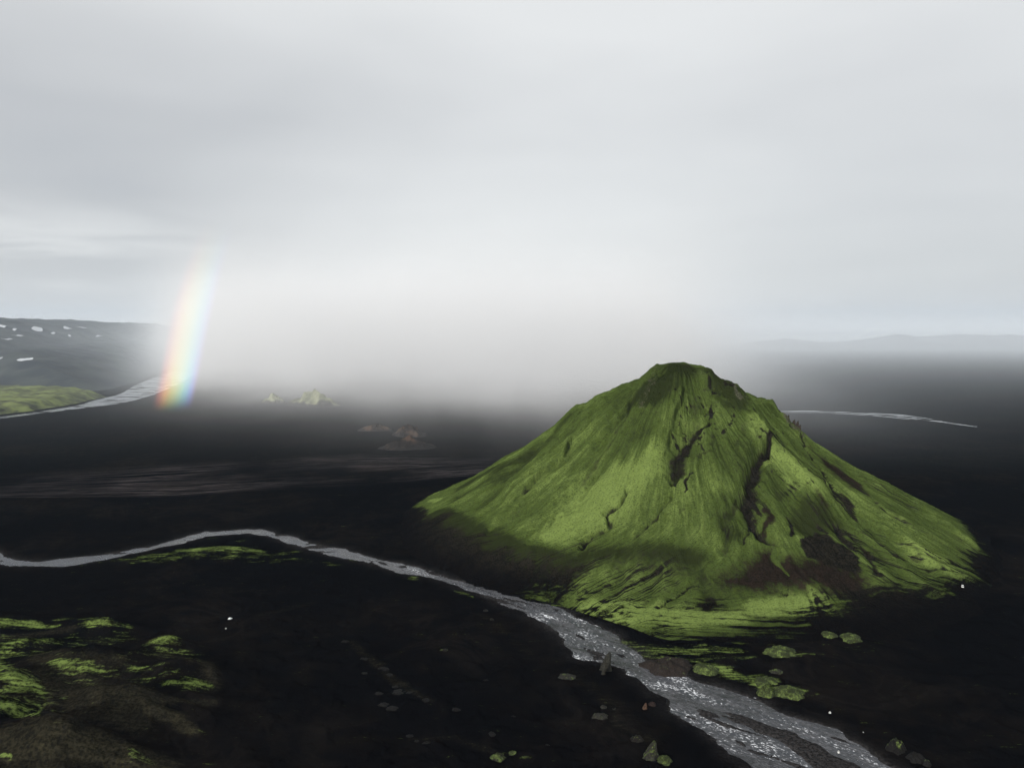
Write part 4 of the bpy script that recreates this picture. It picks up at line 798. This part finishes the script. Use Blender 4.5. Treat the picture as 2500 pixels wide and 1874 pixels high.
def build_rock(name, label, group, x, y, w, h, moss, tint, seed):
    key = (round(moss, 1), tuple(tint))
    if key not in rock_mats:
        rock_mats[key] = rock_material('mossy_stone', moss, tint)
    z0 = max(float(ground_height(np.array([x]), np.array([y]))[0]), float(cone_height(np.array([x]), np.array([y]))[0]))
    big = max(w, h) > 8
    if h > w * 1.05:                                        # upright crags
        nu, nv = (40, 24) if big else (16, 12)
        U, V = np.meshgrid(np.linspace(0, 2 * math.pi, nu, endpoint=False), np.linspace(0, 1, nv), indexing='ij')
        prof = np.interp(V, [0, 0.15, 0.5, 0.8, 0.95, 1], [1.15, 1.0, 0.72, 0.5, 0.28, 0.0])
        cu, su = np.cos(U), np.sin(U)
        r = prof * (1 + 0.5 * ridged(cu * 1.3 + seed, su * 1.3 + V * 2.4, 4, seed) - 0.2)
        lean = 0.22 * h * V ** 1.6
        bx = x + cu * r * w * 0.5 + lean; by = y + su * r * w * 0.45; bz = z0 - 0.1 * h + V * h * (1.1 + 0.12 * perlin(cu + seed, su, seed))
    else:                                                   # half-buried lumps: a broken, craggy dome that runs out into the sand
        nu, nv = (56, 24) if big else (22, 10)
        U, V = np.meshgrid(np.linspace(0, 2 * math.pi, nu, endpoint=False), np.linspace(0, 1, nv) ** 0.8, indexing='ij')
        cu, su = np.cos(U), np.sin(U)
        out = 1 + 0.5 * fbm(cu * 1.1 + seed, su * 1.1 + seed * 0.3, 4, seed)
        r = V * out * 1.12
        px, py = cu * r, su * r
        dome = np.clip(1 - V ** 2.2, 0, 1) ** 0.8
        hgt = dome * (0.62 + 0.75 * ridged(px * 1.5 + seed, py * 1.5, 4, seed + 1)) + 0.18 * fbm(px * 4 + seed, py * 4, 3, seed + 2)
        bx = x + px * w * 0.5; by = y + py * w * (0.5 if w < 3 * h else 0.4); bz = z0 + (0.24 if moss > 0.5 and w > 1.5 * h else 0.5) * h * hgt - 0.25 * h * V ** 3
    o = mesh_from(name, np.stack([bx.ravel(), by.ravel(), bz.ravel()], -1), grid_faces(nu, nv, True), rock_mats[key])
    cat = {'mossy_mound': 'mound', 'mossy_boulder': 'boulder', 'rock_pinnacle': 'rock', 'eroded_bank': 'river bank', 'stone': 'stone', 'rock_spire': 'rock spire'}.get(name, 'rock')
    tag(o, label, cat, group)


for rec in ROCKS:
    build_rock(*rec)


# ------------------------------------------------------------------ white car parked at the foot of the mountain
def box_mesh(name, sx, sy, z0, z1, mat, parent, taper=(1, 1), shift=0.0, loc=(0, 0, 0)):
    tx, ty = taper
    V = [(-sx, -sy, z0), (sx, -sy, z0), (sx, sy, z0), (-sx, sy, z0), (-sx * tx, -sy * ty + shift, z1), (sx * tx, -sy * ty + shift, z1), (sx * tx, sy * ty + shift, z1), (-sx * tx, sy * ty + shift, z1)]
    F = [(0, 3, 2, 1), (4, 5, 6, 7), (0, 1, 5, 4), (1, 2, 6, 5), (2, 3, 7, 6), (3, 0, 4, 7)]
    o = mesh_from(name, V, F, mat, parent, False)
    o.location = loc
    b = o.modifiers.new('bevel', 'BEVEL'); b.width = 0.06; b.segments = 2
    return o


def build_car():
    x, y = CAR_AT
    z = max(float(ground_height(np.array([x]), np.array([y]))[0]), float(cone_height(np.array([x]), np.array([y]))[0]))
    root = bpy.data.objects.new('car', None); COL.objects.link(root)
    root.location = (x, y, z + 0.3); root.rotation_euler = (0, 0, math.radians(-28)); root.scale = (1.05, 1.05, 1.05)
    tag(root, 'white car parked on black sand at the right foot of the mountain', 'car')
    white = plain_material('white_paint', (0.82, 0.82, 0.81), 0.3, 0.5); glass = plain_material('car_glass', (0.01, 0.012, 0.014), 0.08, 0.5)
    rubber = plain_material('tyre_rubber', (0.015, 0.015, 0.015), 0.9); lamp = plain_material('lamp_glass', (0.6, 0.6, 0.58), 0.1, 0.5); rim = plain_material('wheel_rim', (0.4, 0.4, 0.4), 0.4, 0.5, 0.8)
    box_mesh('body', 0.95, 2.25, 0.4, 1.05, white, root, (0.96, 0.98))
    box_mesh('cabin_glass', 0.88, 1.5, 1.05, 1.62, glass, root, (0.82, 0.78), 0.15, (0, 0.35, 0))
    box_mesh('roof', 0.76, 1.22, 1.62, 1.70, white, root, (0.95, 0.95), 0.0, (0, 0.5, 0))
    box_mesh('bumper', 0.92, 0.1, 0.35, 0.6, rubber, root, (1, 1), 0, (0, -2.3, 0)); box_mesh('bumper', 0.92, 0.1, 0.35, 0.6, rubber, root, (1, 1), 0, (0, 2.3, 0))
    for sx in (-1, 1):
        box_mesh('headlight', 0.16, 0.04, 0.72, 0.88, lamp, root, (1, 1), 0, (sx * 0.7, -2.26, 0))
        for sy in (-1, 1):
            n = 20; V = []; a = np.linspace(0, 2 * math.pi, n, endpoint=False)
            for q, r_ in ((-0.12, 0.36), (0.12, 0.36)):
                V += [(q, math.cos(t) * r_, math.sin(t) * r_) for t in a]
            V += [(-0.12, 0, 0), (0.12, 0, 0)]
            F = []
            for i in range(n):
                j = (i + 1) % n
                F += [(i, j, n + j), (i, n + j, n + i), (2 * n, j, i), (2 * n + 1, n + i, n + j)]
            w = mesh_from('wheel', V, F, rubber, root); w.location = (sx * 0.9, sy * 1.4, 0.36)
            V2 = [(sx * 0.125, math.cos(t) * 0.22, math.sin(t) * 0.22) for t in a] + [(sx * 0.135, 0, 0)]
            rm = mesh_from('rim', V2, [(i, (i + 1) % n, n) for i in range(n)], rim, w)


build_car()


# ------------------------------------------------------------------ rainbow
def build_rainbow():
    """A lens-shaped arc of lit drizzle 2.3 km off: a slice of a big ring standing on the plain."""
    Y = 2330.0
    L = [(357, 1014), (367, 985), (389, 900), (408, 800), (438, 700), (476, 600), (518, 520)]
    Rr = [(462, 1014), (469, 985), (489, 900), (513, 800), (541, 700), (567, 600), (598, 520)]
    f = np.linspace(0, 1, 70); yy = np.interp(f, [0, 1], [1012, 520])

    def side(P):
        P = np.array(P)[::-1]
        k = np.polyfit(P[:, 1], P[:, 0], 3)
        return np.polyval(k, yy)
    xl, xr = side(L), side(Rr)
    dep = Y
    to = lambda px, py: (dep * (px - 1250) / 1888 * 1.0, 250 - (py - 800) * dep / 1888 * 1.0)
    n = 24
    V = []; uu = []; hh = []
    for sgn in (-1, 1):
        for i in range(70):
            a = to(xl[i], yy[i]); b = to(xr[i], yy[i])
            for q in range(n + 1):
                t = q / n
                V.append((a[0] + (b[0] - a[0]) * t, Y + sgn * 40 * math.sin(math.pi * t), a[1] + (b[1] - a[1]) * t)); uu.append(t); hh.append(f[i])
    F = np.concatenate([grid_faces(70, n + 1), grid_faces(70, n + 1)[:, ::-1] + 70 * (n + 1)])
    N = Nodes('rainbow_light')
    at = N.split(N.attr('arc').outputs['Vector'])
    ramp_ = N.t.nodes.new('ShaderNodeValToRGB'); cr = ramp_.color_ramp
    cr.elements[0].position = 0; cr.elements[0].color = (0, 0, 0, 1)
    cr.elements[1].position = 1; cr.elements[1].color = (0, 0, 0, 1)
    for p_, c_ in ((0.10, (0.06, 0.012, 0.008)), (0.25, (0.28, 0.06, 0.02)), (0.40, (0.38, 0.22, 0.03)), (0.53, (0.20, 0.33, 0.07)), (0.66, (0.04, 0.27, 0.20)), (0.78, (0.02, 0.13, 0.32)), (0.89, (0.06, 0.04, 0.18)), (0.96, (0.02, 0.01, 0.04))):
        el_ = cr.elements.new(p_); el_.color = (*c_, 1)
    N.put(ramp_.inputs[0], at[0])
    fade = N.math('MULTIPLY', N.step(at[1], 0.01, 0.12), N.step(at[1], 1.0, 0.3))
    em = N.t.nodes.new('ShaderNodeEmission'); N.put(em.inputs['Color'], ramp_.outputs[0]); N.put(em.inputs['Strength'], N.math('MULTIPLY', fade, N.step(at[1], 0.0, 0.4, 1.0, 0.40)))
    tr = N.t.nodes.new('ShaderNodeBsdfTransparent'); add = N.t.nodes.new('ShaderNodeAddShader')
    N.t.links.new(em.outputs[0], add.inputs[0]); N.t.links.new(tr.outputs[0], add.inputs[1]); N.t.links.new(add.outputs[0], N.out.inputs['Surface'])
    o = mesh_from('rainbow', V, F, N.m)
    attr(o, 'arc', (np.array(uu), np.array(hh), 0))
    tag(o, 'short bright leg of a rainbow standing on the dark plain at the mist edge', 'rainbow')


build_rainbow()


# ------------------------------------------------------------------ air
def box_volume(name, lo, hi, mat):
    (x0, y0, z0), (x1, y1, z1) = lo, hi
    V = [(x0, y0, z0), (x1, y0, z0), (x1, y1, z0), (x0, y1, z0), (x0, y0, z1), (x1, y0, z1), (x1, y1, z1), (x0, y1, z1)]
    F = [(0, 3, 2, 1), (4, 5, 6, 7), (0, 1, 5, 4), (1, 2, 6, 5), (2, 3, 7, 6), (3, 0, 4, 7)]
    return mesh_from(name, V, F, mat, None, False)


N = Nodes('thin_haze')
pv = N.t.nodes.new('ShaderNodeVolumePrincipled'); pv.inputs['Color'].default_value = (0.62, 0.80, 1.0, 1); pv.inputs['Density'].default_value = 1.0e-5
N.t.links.new(pv.outputs[0], N.out.inputs['Volume'])
tag(box_volume('haze', (-36000, -36000, -60), (36000, 36000, 1040), N.m), 'thin blue air over the whole plain', 'haze', kind='stuff')

N = Nodes('mist_bank')
p = N.pos(); s = N.split(p)
# ends fitted roughly along sight lines from the camera: the bank's left end runs off to the north-west behind the rainbow, its right end frays out behind the mountain
left_end = N.math('ADD', s[0], N.math('ADD', N.math('MULTIPLY', s[1], 0.41), 40.0))
right_end = N.math('SUBTRACT', N.math('SUBTRACT', s[0], N.math('MULTIPLY', s[1], 0.17)), 200.0)
core = N.math('MULTIPLY', N.step(left_end, -380.0, 300.0), N.step(right_end, 620.0, -720.0))
wob = N.math('MULTIPLY', N.math('SUBTRACT', N.noise(p, 0.0012, 3.0, 0.5), 0.5), 800.0)
front = N.math('POWER', N.step(N.math('ADD', N.math('ADD', s[1], wob), N.math('MULTIPLY', N.math('ADD', s[0], 380.0), 0.5)), 1000.0, 3400.0), 1.6)
rest = N.math('MULTIPLY', N.math('MULTIPLY', N.math('SUBTRACT', s[1], 800.0), 2.0e-4, False), N.step(s[0], -2600.0, 0.0, 0.7, 1.0))
lift = N.math('POWER', N.step(s[2], 950.0, 60.0), 2.2)
thick = N.math('MULTIPLY', N.math('MULTIPLY', core, front), 1.8e-3)
torn = N.step(N.noise(p, 1.0, 4.0, 0.6, (0.0022, 0.0011, 0.0016), (3, 1, 4)), 0.3, 0.68, 0.45, 1.5)
thick = N.math('MULTIPLY', N.math('MULTIPLY', thick, torn), lift)
dens = N.math('ADD', thick, N.math('MULTIPLY', N.math('MINIMUM', N.math('MAXIMUM', rest, 0.0), 1.7), N.math('MULTIPLY', N.step(s[2], 480.0, 60.0), 2.4e-4)))
pv = N.t.nodes.new('ShaderNodeVolumePrincipled')
N.put(pv.inputs['Color'], N.mix(N.step(core, 0.0, 0.6), (0.90, 0.95, 1.0), (0.985, 0.985, 0.99)))
pv.inputs['Anisotropy'].default_value = 0.0
N.put(pv.inputs['Density'], dens)
N.t.links.new(pv.outputs[0], N.out.inputs['Volume'])
N.m.cycles.volume_step_rate = 0.24
tag(box_volume('mist', (-7000, 1250, -30), (9000, 14000, 1000), N.m), 'white mist bank rolling over the plain behind the mountain', 'mist', kind='stuff')
